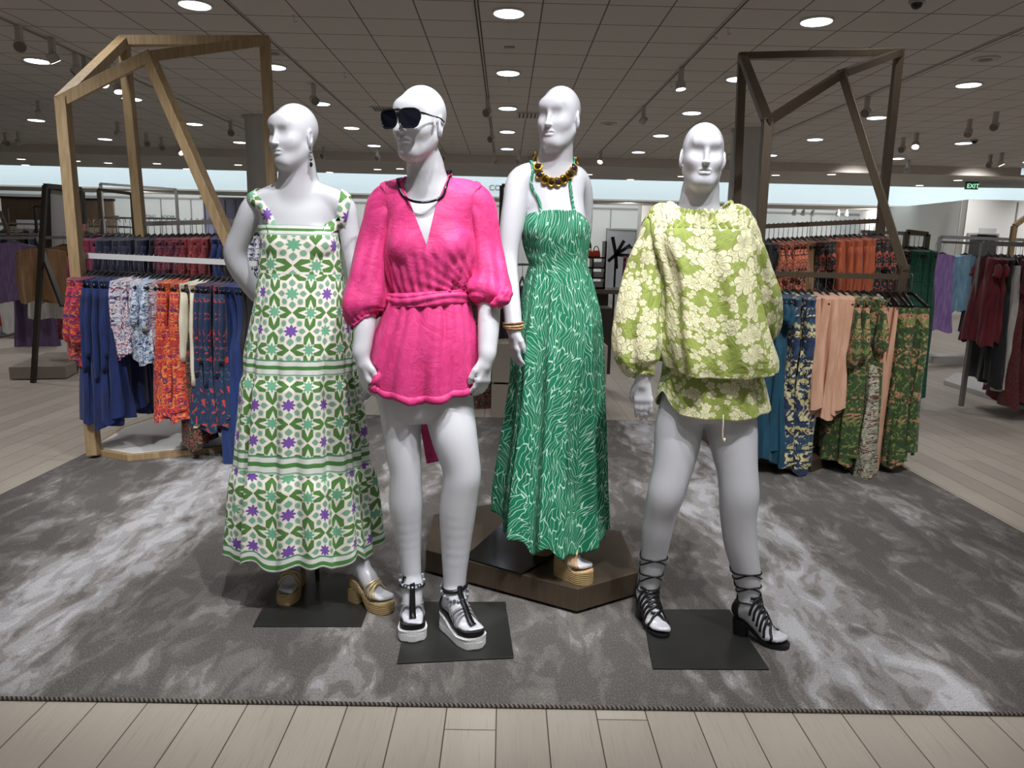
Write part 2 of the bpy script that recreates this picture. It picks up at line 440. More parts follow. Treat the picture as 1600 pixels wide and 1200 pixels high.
# low-ceiling small lights
proto = None
for i, (x_, y_) in enumerate([(119, 251), (33, 248), (169, 254), (245, 255), (303, 257), (372, 257), (292, 265), (40, 260), (625, 263), (515, 270), (1212, 273), (1497, 281), (920, 272), (1300, 264), (1437, 289), (590, 264), (1065, 275), (985, 282)]):
    P = G(x_, y_, 3.45)
    if not (19 < P[1] < 22.1): P[1] = min(max(P[1], 19.3), 21.9); P[0] = A(x_, y_, P[1])[0]
    if proto is None:
        proto = empty('small_downlight', (0, 0, 3.45)); MB().lathe((0, 0, 3.45), [(.12, 0), (.12, -.01), (.1, -.014)], 16).build('trim_ring', trim_w, proto)
        MB().lathe((0, 0, 3.45), [(.1, -.005), (.098, -.016)], 16).build('diffuser', glow('small_lens', '#fff4e4', 4), proto); o = proto
    else: o = copy_tree(proto)
    o.location = (P[0], P[1], 3.45)
    tag(o, 'small flat downlight in the low back ceiling, %s from the left' % ORD[sorted([119, 33, 169, 245, 303, 372, 292, 40, 625, 515, 1212, 1497, 920, 1300, 1437, 590, 1065, 985]).index(x_)], 'ceiling light', 'small lights in the low back ceiling')
# lighting tracks
trk = solid('track_paint', '#b0a9a0', .5); slot = solid('track_slot', '#26211e', .7)
for i, (tx, ya, yb, lab) in enumerate([(-5.35, 4, 18.5, 'far left track between the tiles'), (-2.72, 4, 18.5, 'track right above the wooden rack'), (-.34, 4, 18.7, 'track near the middle, over the sunglasses mannequin'), (2.14, 4, 17.6, 'track over the floral top mannequin'), (5.08, 4, 18.6, 'track over the bronze rack')]):
    b = MB(); b.bx(tx-.022, tx+.022, ya, yb, ZC-.012, ZC-.0005); b.cur = 1; b.bx(tx-.008, tx+.008, ya, yb, ZC-.0135, ZC-.010)
    tag(b.build('lighting_track', [trk, slot]), 'thin pale ceiling lighting %s' % lab, 'lighting track')
# track heads: ceiling pixel, tilt dir, lit
canm = solid('track_head_paint', '#b5aea6', .45); canin = solid('track_head_baffle', '#6f6861', .6); canlit = glow('track_head_lamp', '#fff6ea', 7)
def track_head(P, yaw, tilt, lit, label):
    o = empty('track_spotlight', (P[0], P[1], ZC), label, 'spotlight', 'adjustable white spotlights on the ceiling tracks')
    x_, y_ = P[0], P[1]
    MB().bx(x_-.03, x_+.03, y_-.03, y_+.03, ZC-.21, ZC-.012).build('stem', canm, o, bevel=.004)
    ax = np.array([math.sin(yaw)*math.cos(tilt), math.cos(yaw)*math.cos(tilt), -math.sin(tilt)])
    c = np.array([x_, y_, ZC-.22])
    hd = MB().lathe(c-ax*.05, [(.045, 0), (.062, .01), (.066, .10)], 20, ax).build('lamp_head', canm, o, smooth=False)
    MB().lathe(c-ax*.05, [(.058, .095), (.057, .103)], 20, ax).build('lens', canlit if lit else canin, hd)
    return o
HEADS = [(28, 38, -5.3, 2.6, .35, 0), (80, 58, -5.3, .6, 1.0, 1), (118, 82, -5.3, -2.2, .8, 0), (132, 88, -5.3, 2.0, 1.3, 1), (160, 100, -5.3, 2.6, .8, 1), (183, 112, -5.3, 2.4, 1.2, 1),
 (490, 131, -2.72, 2.5, .5, 0), (183, 190, None, .4, .4, 0), (60, 156, None, -2, .4, 0), (28, 205, None, -2, .4, 0), (8, 207, None, 2, .3, 0),
 (228, 207, None, 2.4, .4, 0), (252, 214, None, 2.6, .6, 0), (281, 222, None, 2.2, .6, 1), (360, 188, None, 2.8, .4, 0), (505, 228, -2.72, -2.3, .5, 0), (590, 231, -2.72, -2.6, .5, 0),
 (762, 152, -.34, -2.7, .4, 0), (768, 198, -.34, -2.6, .4, 0), (690, 233, None, 1.9, .4, 0), (772, 237, -.34, 2, .4, 0), (811, 236, None, -2.4, .4, 0), (850, 240, None, -2.4, .4, 0),
 (1065, 104, 2.14, 2.4, 1.4, 1), (1006, 165, 2.14, 1.6, .5, 0), (939, 235, 2.14, -2.6, .9, 1),
 (1356, 150, 5.08, -2.3, .5, 0), (1412, 214, None, -2.3, .4, 0), (1433, 207, None, -2.6, .9, 1), (1516, 185, None, -2.4, .9, 0), (1557, 174, None, -2.4, .5, 0), (1548, 241, None, -2.4, .4, 0), (1566, 238, None, 2, 1.1, 1), (1420, 249, None, -2.2, .4, 0)]
hx = sorted([h[0] for h in HEADS])
for (x_, y_, tx, yw, tl, lit) in HEADS:
    P = G(x_, y_, ZC)
    if P[1] > 18.6: P = A(x_, y_, 18.6)
    track_head(P, yw, tl, lit, '%s adjustable track spotlight, %s from the left along the ceiling' % ('lit' if lit else 'unlit', ORD[hx.index(x_)]))
# small ceiling things: grille vents, sprinklers, speaker, hooks
m_gr = solid('vent_grey', '#a39c94', .5)
def vent(px, py, lab, w_=.5, d_=.5):
    P = G(px, py, ZC); o = empty('ceiling_vent', (P[0], P[1], ZC), lab, 'vent')
    b = MB(); b.bx(P[0]-w_/2, P[0]+w_/2, P[1]-d_/2, P[1]+d_/2, ZC-.012, ZC+.001); b.build('frame', m_gr, o)
    b = MB()
    for k in range(7): xx = P[0]-w_/2+.05+(w_-.1)*k/6; b.bx(xx-.012, xx+.012, P[1]-d_/2+.04, P[1]+d_/2-.04, ZC-.016, ZC-.011)
    b.build('slot_grille', slot, o)
vent(830, 180, 'slotted ceiling air vent beside the green dress mannequin head')
vent(600, 170, 'slotted ceiling air vent left of the sunglasses mannequin head', .4, .4)
for px_, py_, lab in ((427, 82, 'round grey ceiling speaker beside the wooden rack corner'), (951, 193, 'round flat ceiling speaker right of the green dress mannequin head'), (1540, 92, 'round flat ceiling speaker at the upper right')):
    P = G(px_, py_, ZC); o = empty('ceiling_speaker', (P[0], P[1], ZC), lab, 'speaker')
    MB().lathe((P[0], P[1], ZC), [(.15, 0), (.15, -.008), (.12, -.012)], 28).build('trim_ring', m_gr, o)
    MB().lathe((P[0], P[1], ZC), [(.12, -.008), (.03, -.016)], 28).build('mesh_cover', solid('speaker_mesh', '#7d7269', .8), o)
for px_, py_, lab in ((1433, 0, 'small dark dome camera hanging from the ceiling at the top right'), (1523, 218, 'dark dome camera on the ceiling at the far right')):
    P = G(px_, py_, ZC); o = empty('dome_camera', (P[0], P[1], ZC), lab, 'security camera')
    MB().lathe((P[0], P[1], ZC), [(.07, 0), (.07, -.03)], 20).build('mount', m_gr, o)
    MB().ball((P[0], P[1], ZC-.03), (.05, .05, .05), 16, 8).build('dome', solid('dome_black', '#15141a', .15), o)
P = G(796, 73, ZC); tag(MB().bx(P[0]-.06, P[0]+.06, P[1]-.03, P[1]+.03, ZC-.02, ZC).build('smoke_sensor', m_gr), 'small rectangular ceiling sensor between the middle downlights', 'sensor')
hk = [(459, 24), (794, 34), (538, 113), (795, 121), (1138, 43), (1117, 50), (1048, 128), (1161, 163), (1049, 232), (707, 222), (315, 215)]
for i, (px_, py_) in enumerate(hk):
    P = G(px_, py_, ZC); b = MB(); t = np.linspace(0, 1, 12)
    pts = [(P[0], P[1], ZC), (P[0], P[1], ZC-.05)]+[(P[0]+.014-.014*math.cos(a), P[1], ZC-.05-.016*math.sin(a)) for a in np.linspace(0, PI, 7)]
    b.tube(pts, .0035, 6); b.bx(P[0]-.012, P[0]+.012, P[1]-.012, P[1]+.012, ZC-.006, ZC)
    tag(b.build('ceiling_hook', m_gr), 'small wire ceiling hook hanging from the tiles, %s from the left' % ORD[sorted(h[0] for h in hk).index(px_)], 'hook', 'small wire hooks in the ceiling')

# ------------------------------------------------------------------ rug
m = M('rug_wool', .95, spec=.1); x, y, z = m.obj()
wn = m.noise(m.vec(x*1.2, y*.5), 1.5, 3, .55)
def band(c, wd, k=.9): return m.sm(m.math('SUBTRACT', 1., m.fn('ABSOLUTE', (x+(wn-.5)*k-c))/wd), 0, .6)
bands = band(-1.72, .42)+band(1.22, .34)*.9+band(-.55, .18)*.35+band(2.2, .15)*.3
st = m.noise(m.vec(x*3.6+wn*1.5, y*1.5), 2.0, 5, .55, .6)
st2 = m.noise(m.vec(x*12+wn*4, y*4.5), 1.6, 3, .45, .8)
v = st*.72+st2*.28+bands*.20-.03
c = m.ramp(v, [(.0, '#524e4c'), (.47, '#625e5b'), (.50, '#6e6a67'), (.56, '#78746f'), (.575, '#8b8785'), (.63, '#908d8b'), (.645, '#a3a1a1'), (.71, '#aaa9ab'), (.725, '#bbbabc'), (.80, '#c1c0c3')])
fine = m.noise(m.vec(x*1.0, y*.6), 210, 2, .8)
c = m.mix(c, '#3e3a38', m.sm(fine, .45, .75)*.55); c = m.mix(c, '#d0cfd2', m.sm(fine, .46, .25)*.30); m.color(c); m.bump(fine+st2*.5, .45, .003)
rb = MB()
x0r, x1r, y0r, y1r = -2.72, 2.69, 2.045, 5.95
rb.bx(x0r, x1r, y0r, y1r, 0, .012)
rug = tag(rb.build('area_rug', m.mat), 'large grey streaked wool area rug lying under the four mannequins', 'rug')
m = M('rug_binding_yarn', .9); x, y, z = m.obj()
m.color(m.mix('#7d766c', '#2d2a28', m.fn('FRACT', (x+y)*70) > .45))
b = MB()
for p, q in (((x0r, y0r), (x1r, y0r)), ((x0r, y0r), (x0r, y1r)), ((x1r, y0r), (x1r, y1r)), ((x0r, y1r), (x1r, y1r))): b.tube([(p[0], p[1], .007), (q[0], q[1], .006)], .0062, 8)
b.build('bound_edge', m.mat, rug)

mr = M('far_rug_wool', .95, spec=.1); x, y, z = mr.obj(); mr.color(mr.mix('#5d5a5c', '#777476', mr.noise(mr.vec(x*2, y), 2, 4)))
xe = G(0, 528)[0]; tag(MB().bx(-13.5, xe, 9.9, 14.5, 0, .012).build('area_rug', mr.mat), 'plain dark grey rug far left under the purple blouse rack', 'rug')
cardm = {'w': solid('card_white', '#cfcfcc', .6), 'p': solid('card_pink', '#d98b93', .6), 'g': solid('card_grey', '#8f9092', .6)}
for (xa, xb, ya, yb, Y, k, lab) in ((27, 62, 344, 357, 15.9, 'w', 'long white sign card on the rack far left'), (127, 134, 350, 361, 10.4, 'p', 'small pink sign card behind the oak post'), (177, 185, 337, 344, 12.9, 'g', 'small grey sign card between the square rack frames')):
    p0, p1 = A(xa, yb, Y), A(xb, ya, Y); o = empty('sign_holder', (p0[0], Y, 0), lab, 'sign')
    MB().bx(p0[0], p1[0], Y-.01, Y+.01, p0[2], p1[2]).build('sign_card', cardm[k], o); MB().bx((p0[0]+p1[0])/2-.01, (p0[0]+p1[0])/2+.01, Y-.005, Y+.005, 0, p0[2]).build('stand', grey_trim, o)
wl = solid('wall_spot_white', '#e4e4e2', .4)
for i, (xx, yy) in enumerate(((1242, 330), (1256, 330), (1271, 330), (1310, 332), (1323, 333))):
    p = A(xx, yy, 25.6); p[2] = 2.97; o = empty('wall_spotlight', tuple(p), '%s from left of the small white spotlights above the back wall rail' % ORD[i], 'spotlight', 'small spotlights over the back wall')
    MB().bx(p[0]-.02, p[0]+.02, 25.58, 25.62, 2.86, 2.97).build('stem', wl, o); MB().lathe((p[0]-.05, 25.55, 2.74), [(.05, 0), (.075, .02), (.06, .16)], 14, (.25, .25, 1)).build('lamp_head', wl, o)
# ================================================================== fabrics for the racks
def print_mat(name, base, cols, scale=30, thr=.35, stretch=1., rough=.75, edge=None, kind='blob'):
    m = M(name, rough, sheen=.15); x, y, z = m.obj()
    scale = scale*1.5; v = m.vec(x*scale+y*scale*.6, z*scale*stretch, y*scale)
    nz = m.noise(v, .7, 2, .5, 0, True)
    n = m.node('ShaderNodeVectorMath', operation='MULTIPLY_ADD'); m.put(n.inputs[0], nz); n.inputs[1].default_value = (1.6, 1.6, 0); m.put(n.inputs[2], v)
    vv = E(n.outputs[0], m); c = lin(base); cur = E(m.node('ShaderNodeRGB').outputs[0], m); cur.s.default_value = c
    for k, col in enumerate(cols):
        n = m.voro(vv, 1.+.25*k, 1, 'F1', '2D', 'n') if kind == 'line' else None
        d = E(n.outputs['Distance'], m) if n else None
        if kind == 'line': mask = m.math('ABSOLUTE', m.fn('FRACT', d*2.2)-.5) < .12
        else: mask = m.noise(m.vec(x*scale+y*scale*.8+k*5.3, z*scale*stretch-k*3.7, k*11.3+y*scale*.3), .50+.16*k, 1, .5, 1.6+.5*k) > (.66-thr*.38+.022*k)
        cur = m.mix(cur, col, mask)
    fold = m.noise(m.vec(x*6, z*1.2, y*6), 6, 2)
    m.color(cur); m.bump(fold, .4, .01); return m.mat
def cloth_mat(name, c, c2=None, rough=.75, sheen=.2):
    m = M(name, rough, sheen=sheen); x, y, z = m.obj()
    n = m.noise(m.vec(x*30, z*4, y*30), 1.4, 3)
    m.color(m.mix(c, c2 or c, m.sm(n, .35, .65))); m.bump(n, .5, .008); return m.mat
F = dict(
 redprint=print_mat('red_tropical_print', '#d23a2a', ['#e8663a', '#8f2450', '#f09a3c', '#2d2a55'], 26, .30),
 pinkprint=print_mat('magenta_orange_print', '#c62a48', ['#31306a', '#ee7a3a', '#7a1f45'], 34, .36),
 cobalt=cloth_mat('cobalt_cotton', '#102c6b', '#0a1f4e'), royal=cloth_mat('royal_blue_crepe', '#10306f', '#0b2659'),
 whiteprint=print_mat('white_navy_floral_print', '#e9e8ec', ['#2c355e', '#c9566a', '#5d86b4'], 48, .26),
 blueprint=print_mat('white_blue_floral_print', '#dfe6ee', ['#6b93c2', '#33405f', '#b8c7da'], 40, .34),
 mauveprint=print_mat('mauve_paisley_print', '#b9a3ae', ['#3c3444', '#e4d8dc', '#8d5a68'], 44, .32),
 cream=cloth_mat('cream_cotton', '#ece6d2', '#dcd5bf'), navyemb=print_mat('navy_embroidered', '#1b2f52', ['#c33b3a', '#2e6b6f', '#24304a'], 30, .10, .6),
 darkprint=print_mat('dark_botanical_print', '#241c20', ['#7d3035', '#4a4a2f', '#a06a4a'], 34, .24),
 black=cloth_mat('black_jersey', '#121115', '#1b1a1f'), charcoal=cloth_mat('charcoal_lace', '#3b3638', '#222022'),
 navy=cloth_mat('navy_cloth', '#1a2340', '#141a33'), magenta=cloth_mat('magenta_cloth', '#8f1f50', '#74183f'),
 burgprint=print_mat('burgundy_print', '#5a1f35', ['#8b3040', '#2a2040', '#b0555a'], 40, .33), redcloth=print_mat('brick_red_print', '#8f2c33', ['#b2444a', '#5e1d28'], 50, .33),
 whitenavy=print_mat('white_navy_scallop_print', '#eceef2', ['#25305f', '#3b4880'], 24, .22, 1.0),
 teal=cloth_mat('teal_cotton', '#0b4f68', '#083f55'), yelblue=print_mat('yellow_navy_scarf_print', '#c9bd84', ['#26385e', '#e0d5a8', '#2e4d6b', '#1f2c45'], 9, .40),
 peach=cloth_mat('peach_crepe', '#e9b99c', '#d9a688'), greenprint=print_mat('green_peach_botanical_print', '#3f5a2e', ['#c98f70', '#2f4a24', '#7d8c4c', '#3e4a2c'], 15, .30),
 maxi=print_mat('pale_sage_bordered_print', '#a9a991', ['#6b3f36', '#d2cdb9', '#333029'], 26, .28, 2.2), rust=cloth_mat('rust_crepe', '#b4562c', '#9b4522'),
 coral=print_mat('coral_black_floral_print', '#c9603c', ['#1e1a1c', '#e2a07a', '#7a2c28'], 36, .34), blackflor=print_mat('black_floral_print', '#18161a', ['#b9503c', '#4d6a5a'], 30, .18),
 tan=cloth_mat('tan_suede', '#a07a55', '#8f6b49'), lime=cloth_mat('lime_voile', '#a9b964', '#98a853'), dkgreen=print_mat('dark_green_print', '#12503c', ['#0b3a2c', '#1d6a50'], 60, .3),
 purple=cloth_mat('lilac_satin', '#b796da', '#9a78bd', .4), mauve=cloth_mat('dusty_purple_cotton', '#6c567e', '#5a4669'), skyblue=cloth_mat('sky_blue_satin', '#a9d6f0', '#7fb2d4', .4),
 maroon=print_mat('maroon_red_stripe_print', '#5a1f28', ['#a8524a', '#2a1418'], 30, .3, 3.0, kind='line'), ruby=cloth_mat('ruby_crepe', '#7c1a2c', '#5a1220'),
 white=cloth_mat('white_cotton', '#dcdad6', '#cac7c2'), plum=cloth_mat('dark_plum_cloth', '#2b1f3a', '#1f1729'), denim=cloth_mat('slate_blue_cloth', '#3c4560', '#2f3750'),
 red=cloth_mat('red_cloth', '#b5352f', '#96261f'))
hang_pl = solid('hanger_black_plastic', '#131214', .35); hook_m = solid('hanger_steel_hook', '#b9bcc0', .25, 1)
FR = {'w': 'white_hanger'}
_hm = {}
def hanger_mesh(w=.40):
    if w in _hm: return _hm[w]
    b = MB(); pts = [(-w/2, 0, -.195), (-w/4, 0, -.155), (-.03, 0, -.125), (0, 0, -.12), (.03, 0, -.125), (w/4, 0, -.155), (w/2, 0, -.195)]
    b.tube(cr_spline(pts, 13), .009, 6, flat=1.5); b.bx(-w/2+.04, w/2-.04, -.004, .004, -.205, -.197)
    b.cur = 1; hk = [(0, 0, -.125), (0, 0, -.04)]+[(.020-.020*math.cos(a)*1.0, 0, -.016+.022*math.sin(a)) for a in np.linspace(-.5, PI*1.05, 8)]
    b.tube(hk, .0024, 5); me = b.mesh('hanger', [hang_pl, hook_m], True); _hm[w] = me; return me
_gm = {}
def garment_mesh(kind, mat, w=.40, L=.9, hem=None, th=.05, sleeve=None, var=0, flare=1.):
    key = (kind, mat.name, w, L, hem, th, sleeve, var)
    if key in _gm: return _gm[key]
    rs = np.random.RandomState(hash((kind, w, L, var)) % 9999 if False else (int(w*100)+int(L*100)*7+var*131+len(kind)*17))
    hem = hem or w*1.05; n, mm = 72, 26; V = np.zeros((mm, n, 3)); ph = rs.rand(6)*6.28
    for i in range(mm):
        t = i/(mm-1)
        if kind == 'trousers': a = w*.42+(hem-w)*.5*t; a = a/1.0; b_ = .018+th*.35*min(1, t*3)
        elif kind in ('dress', 'jumpsuit'):
            wa = w/2*(1-.18*math.sin(min(1, t/.35)*PI)); a = wa+(hem/2-w/2)*max(0, (t-.25)/.75)**.9; b_ = .02+th*(.4+.8*t)
        else: a = w/2*(.98+.04*math.sin(t*PI))+(hem/2-w/2)*t; b_ = .02+th*(.5+.4*t)
        for k in range(n):
            q = 2*PI*k/n; c, s_ = math.cos(q), math.sin(q)
            X = a*np.sign(c)*abs(c)**.75; fold = 1+.0*t
            d = (.5*math.sin(3*q+ph[0]+t*1.5)+.6*math.sin(7*q+ph[1]-t*2)+.45*math.sin(11*q+ph[2]+t))*(.010+.020*t)
            Y = (b_+d)*np.sign(s_)*abs(s_)**.8+(.018*math.sin(X*30+ph[3]+t*2)+.009*math.sin(X*75+ph[0]-t*2))*min(1, .35+t)
            top = -.125-.18*abs(X) if kind not in ('trousers', 'skirt') else -.205
            if i == 0 and kind not in ('trousers', 'skirt'): top -= .0
            Z = top-(L*t)*(1-(.18*abs(X)*(1-t) if kind not in ('trousers', 'skirt') else 0)) + (.012*math.sin(5*q+ph[4])*t)
            if kind == 'trousers' and t > .3: Z = Z
            X2 = X*(1+.04*math.sin(t*5+ph[5]))
            V[i, k] = (X2, Y, Z)
    b = MB(); b.grid(V); b.add(V[0], [tuple(range(n))])
    if sleeve:
        for sg in (-1, 1):
            Ls, r0, r1 = dict(short=(.20, .045, .055), long=(.50, .045, .042), puff=(.32, .045, .07), cap=(.09, .045, .05))[sleeve]; Ls *= (1, .82, 1.12)[var]
            pts = cr_spline([(sg*w*.44, 0, -.21), (sg*(w*.50), 0, -.22-Ls*.5), (sg*(w*.49), .01, -.22-Ls)], 9)
            rr = np.interp(np.linspace(0, 1, 9), [0, .3, .8, 1], [r0*.7, r0, r1, r1*(.7 if sleeve == 'puff' else .95)])
            b.tube(pts, rr*(1+.06*np.sin(np.arange(9)*2.1+var)), 12, True, flat=.55, up=(0, 1, 0))
    me = b.mesh(kind, [mat], True); _gm[key] = me; return me
NTH = {}
def garment(kind, matk, P, rz, label, group, **kw):
    """P = point on the rail; hanger plane turned by rz about the vertical (0 = facing the camera)"""
    var = kw.pop('var', random.randint(0, 2)); hw = kw.pop('hw', None); w = kw.get('w', .40)
    o = link(kind, garment_mesh(kind if kind not in ('blouse', 'shirt', 'vest', 'top') else 'blouse', F[matk], var=var, **kw)); o.location = P; o.rotation_euler = (0, 0, rz)
    tag(o, label, 'garment' if kind in ('vest', 'top') else kind, group)
    h = link('hanger', hanger_mesh(round(hw or min(w, .42), 2)), o)
    return o
def rail_run(p0, p1, items, group, where, rz=PI/2, jit=.16, dz=-.0):
    """items: list of (count, kind, fabric, description, kwargs); spread between p0 and p1"""
    p0 = np.array(p0); p1 = np.array(p1); tot = sum(i[0] for i in items); j = 0; N = tot; cnt = {}
    for it in items:
        for q in range(it[0]):
            t = (j+.5)/tot; P = p0+(p1-p0)*t
            kw = dict(it[4]); kw['var'] = j % 3; kw['L'] = round(kw['L']*(1, .95, 1.04)[j % 3], 3)
            key = it[3]; tot_k = sum(i_[0] for i_ in items if i_[3] == key); cnt[key] = cnt.get(key, 0)+1
            nm = it[1].replace('_', ' ')
            lab = '%s %s, %s' % (key, nm, where) if tot_k == 1 else '%s %s %s from left, %s' % (ORD[cnt[key]-1], key, nm, where)
            garment(it[1], it[2], tuple(P+np.array([0, 0, dz])), rz+random.uniform(-jit, jit), lab, group, **kw); j += 1

# ================================================================== wooden rack, left
def poly_obj(o, name, poly, z0, z1, mat, bevel=.003): return MB().prism(poly, z0, z1).build(name, mat, o, bevel=bevel)
def wood(name, c1, c2):
    m = M(name, .55); x, y, z = m.obj(); n = m.noise(m.vec(x*22, y*22, z*2.2), 2, 4, .6, .4)
    m.color(m.mix(c1, c2, m.sm(n, .3, .7))); return m.mat
oak = wood('light_oak', '#b39a74', '#9c835f')
bronze = M('brushed_bronze', .36, .55); x, y, z = bronze.obj(); n_ = bronze.noise(bronze.vec(x*60, y*60, z*3), 3, 3)
bronze.color(bronze.mix('#6f6252', '#584c3e', n_)); bronze = bronze.mat
railm = solid('pale_metal_rail', '#e4e4e4', .35, .15); steel = solid('brushed_steel_rail', '#8e8b88', .35, .8)
lr = empty('display_rack', (-2.2, 5.2, 0), 'large angular light oak frame garment rack with white platform on the left', 'garment rack')
YA, YB_, YD = 4.78, 5.95, 5.0
At = A(98, 157, YA); Ab = G(147, 706, .05); Bt = A(193, 64, YB_); Bb = A(222, 380, YB_); Ct = A(414, 64, YB_); Cb = A(432, 420, YB_)
Bd = Bb-Bt; Bb = Bt+Bd*((Bt[2]-.05)/-Bd[2]); Cd = Cb-Ct; Cb = Ct+Cd*((Ct[2]-.05)/-Cd[2])
Dt = A(232, 88, YD); Dm = A(402, 478, 4.75); Db = np.array([Dm[0]+.12, 4.95, .05])
W = .068
for nm, p, q in (('post', At, Ab), ('post', Bt, Bb), ('post', Ct, Cb), ('top_beam', At, Bt), ('top_beam', Bt, Ct), ('top_beam', Ct, Dt), ('top_beam', Dt, At), ('brace', Dt, Dm), ('brace', Dm, Db)):
    d = (q-p)/np.linalg.norm(q-p); MB().bar(p-d*.02, q+d*.02, W).build(nm, oak, lr, bevel=.003)
base = [tuple(G(137, 713)[:2]), tuple(G(200, 724)[:2]), tuple(G(372, 708)[:2]+np.array([.25, .12])), (-1.25, 5.7), (-1.6, 6.15), (-2.55, 6.15), (-2.76, 5.2)]
cx_, cy_ = -2.1, 5.3
inner = [(cx_+(p[0]-cx_)*.955, cy_+(p[1]-cy_)*.955) for p in base]
poly_obj(lr, 'platform_trim', base, 0.012, .055, oak); poly_obj(lr, 'platform_top', inner, .03, .058, solid('white_laminate', '#d9d8d6', .4))
fl0 = A(128, 399, YA); fl1 = np.array([Dm[0]+.02, 4.72, A(402, 412, 4.72)[2]])
bk0 = A(216, 350, YB_); bk1 = A(432, 344, YB_)
MB().bar(fl0, fl1, .022, .034).build('front_rail', railm, lr); MB().bar(bk0, bk1, .022, .034).build('back_rail', steel, lr)
hz = .018
W1 = 'front oak rail'
rail_run(fl0+np.array([.02, 0, hz]), fl1+np.array([.03, 0, hz]), [
 (3, 'blouse', 'pinkprint', 'magenta and orange patterned puff sleeve', dict(L=.50, w=.44, sleeve='puff', hem=.46)),
 (5, 'dress', 'cobalt', 'cobalt blue long', dict(L=.88, w=.42, sleeve='long', hem=.50)),
 (4, 'blouse', 'whiteprint', 'white navy and rose floral', dict(L=.46, w=.40, hem=.42)),
 (3, 'blouse', 'blueprint', 'white and blue floral', dict(L=.48, w=.42, sleeve='short', hem=.46)),
 (2, 'blouse', 'mauveprint', 'mauve paisley', dict(L=.42, w=.42, hem=.42)),
 (4, 'dress', 'redprint', 'red tropical print', dict(L=.80, w=.40, sleeve='long', hem=.58)),
 (1, 'dress', 'darkprint', 'dark botanical print long', dict(L=1.02, w=.40, hem=.50)),
 (2, 'dress', 'cream', 'cream cotton', dict(L=.84, w=.40, sleeve='long', hem=.44)),
 (5, 'dress', 'navyemb', 'navy dress embroidered in red, a', dict(L=.86, w=.42, sleeve='long', hem=.50)),
 (4, 'jumpsuit', 'royal', 'royal blue wide leg', dict(L=1.12, w=.40, hem=.48)),
 (2, 'dress', 'black', 'plain black', dict(L=1.0, w=.40, hem=.46))], 'garments on the front rail of the oak rack', W1)
rail_run(bk0+np.array([-.42, 0, hz]), bk1+np.array([.1, 0, hz]), [
 (4, 'blouse', 'magenta', 'dark magenta', dict(L=.6, w=.42, sleeve='short')), (9, 'blouse', 'navy', 'dark navy', dict(L=.62, w=.44, sleeve='short')),
 (5, 'blouse', 'burgprint', 'burgundy patterned', dict(L=.6, w=.42, sleeve='short')), (4, 'blouse', 'redcloth', 'brick red patterned', dict(L=.6, w=.42, sleeve='short')),
 (2, 'dress', 'royal', 'royal blue plain', dict(L=.9, w=.42, sleeve='cap')), (4, 'blouse', 'black', 'black', dict(L=.55, w=.42, sleeve='cap')),
 (6, 'blouse', 'whitenavy', 'white blouse with navy leaf embroidery, a', dict(L=.6, w=.44, sleeve='puff'))], 'garments on the back rail of the oak rack', 'back oak rail')

# ================================================================== bronze rack, right
rr = empty('display_rack', (2.3, 5.2, 0), 'large angular brushed bronze frame garment rack on the right', 'garment rack')
Et = A(1160, 88, 5.9); Eb = A(1149, 352, 5.9); Ft = A(1405, 82, 5.9); Fb = A(1377, 340, 5.9); Gt = A(1316, 115, 5.0); Gm = A(1412, 418, 4.75)
Ht = A(1199, 190, 4.75); Hb = A(1183, 420, 4.75)
for nm in 'EFH':
    t_, b_ = globals()[nm+'t'], globals()[nm+'b']; d = b_-t_; globals()[nm+'b'] = t_+d*((t_[2]-.09)/-d[2])
Gb = np.array([Gm[0]-.02, 4.95, .09]); W = .060
for nm, p, q in (('post', Et, Eb), ('post', Ft, Fb), ('post', Ht, Hb), ('top_beam', Et, Ft), ('top_beam', Ft, Gt), ('top_beam', Gt, Ht), ('top_beam', Ht, Et), ('brace', Gt, Gm), ('brace', Gm, Gb)):
    d = (q-p)/np.linalg.norm(q-p); MB().bar(p-d*.02, q+d*.02, W, .05).build(nm, bronze, rr, bevel=.003)
base = [tuple(G(1150, 716)[:2]-np.array([.1, 0])), tuple(G(1268, 741)[:2]), tuple(G(1345, 712)[:2]), (2.75, 5.3), (2.6, 6.1), (1.85, 6.15), (1.5, 5.4)]
poly_obj(rr, 'platform', base, 0.012, .095, bronze)
fr0 = A(1183, 427, 4.75); fr1 = A(1408, 433, 4.75); br0 = A(1150, 356, 5.9); br1 = A(1378, 345, 5.9)
MB().bar(fr0, fr1, .022, .034).build('front_rail', bronze, rr); MB().bar(br0, br1, .022, .034).build('back_rail', bronze, rr)
W2 = 'front bronze rail'
rail_run(fr0+np.array([.02, 0, hz]), fr1+np.array([.10, 0, hz]), [
 (3, 'dress', 'teal', 'dark teal tiered', dict(L=1.0, w=.42, sleeve='cap', hem=.56)),
 (3, 'dress', 'yelblue', 'yellow and navy scarf print', dict(L=1.04, w=.46, sleeve='long', hem=.58)),
 (5, 'blouse', 'peach', 'pale peach sleeveless', dict(L=.72, w=.40, hem=.46)),
 (3, 'dress', 'greenprint', 'green and peach botanical print ruffled', dict(L=1.0, w=.44, sleeve='puff', hem=.50)),
 (1, 'dress', 'maxi', 'pale sage border print maxi', dict(L=1.22, w=.40, hem=.72)),
 (2, 'trousers', 'peach', 'long pale peach', dict(L=1.14, w=.30, hem=.30)),
 (3, 'skirt', 'greenprint', 'green and brown floral panelled maxi', dict(L=.98, w=.34, hem=.44))], 'garments on the front rail of the bronze rack', W2)
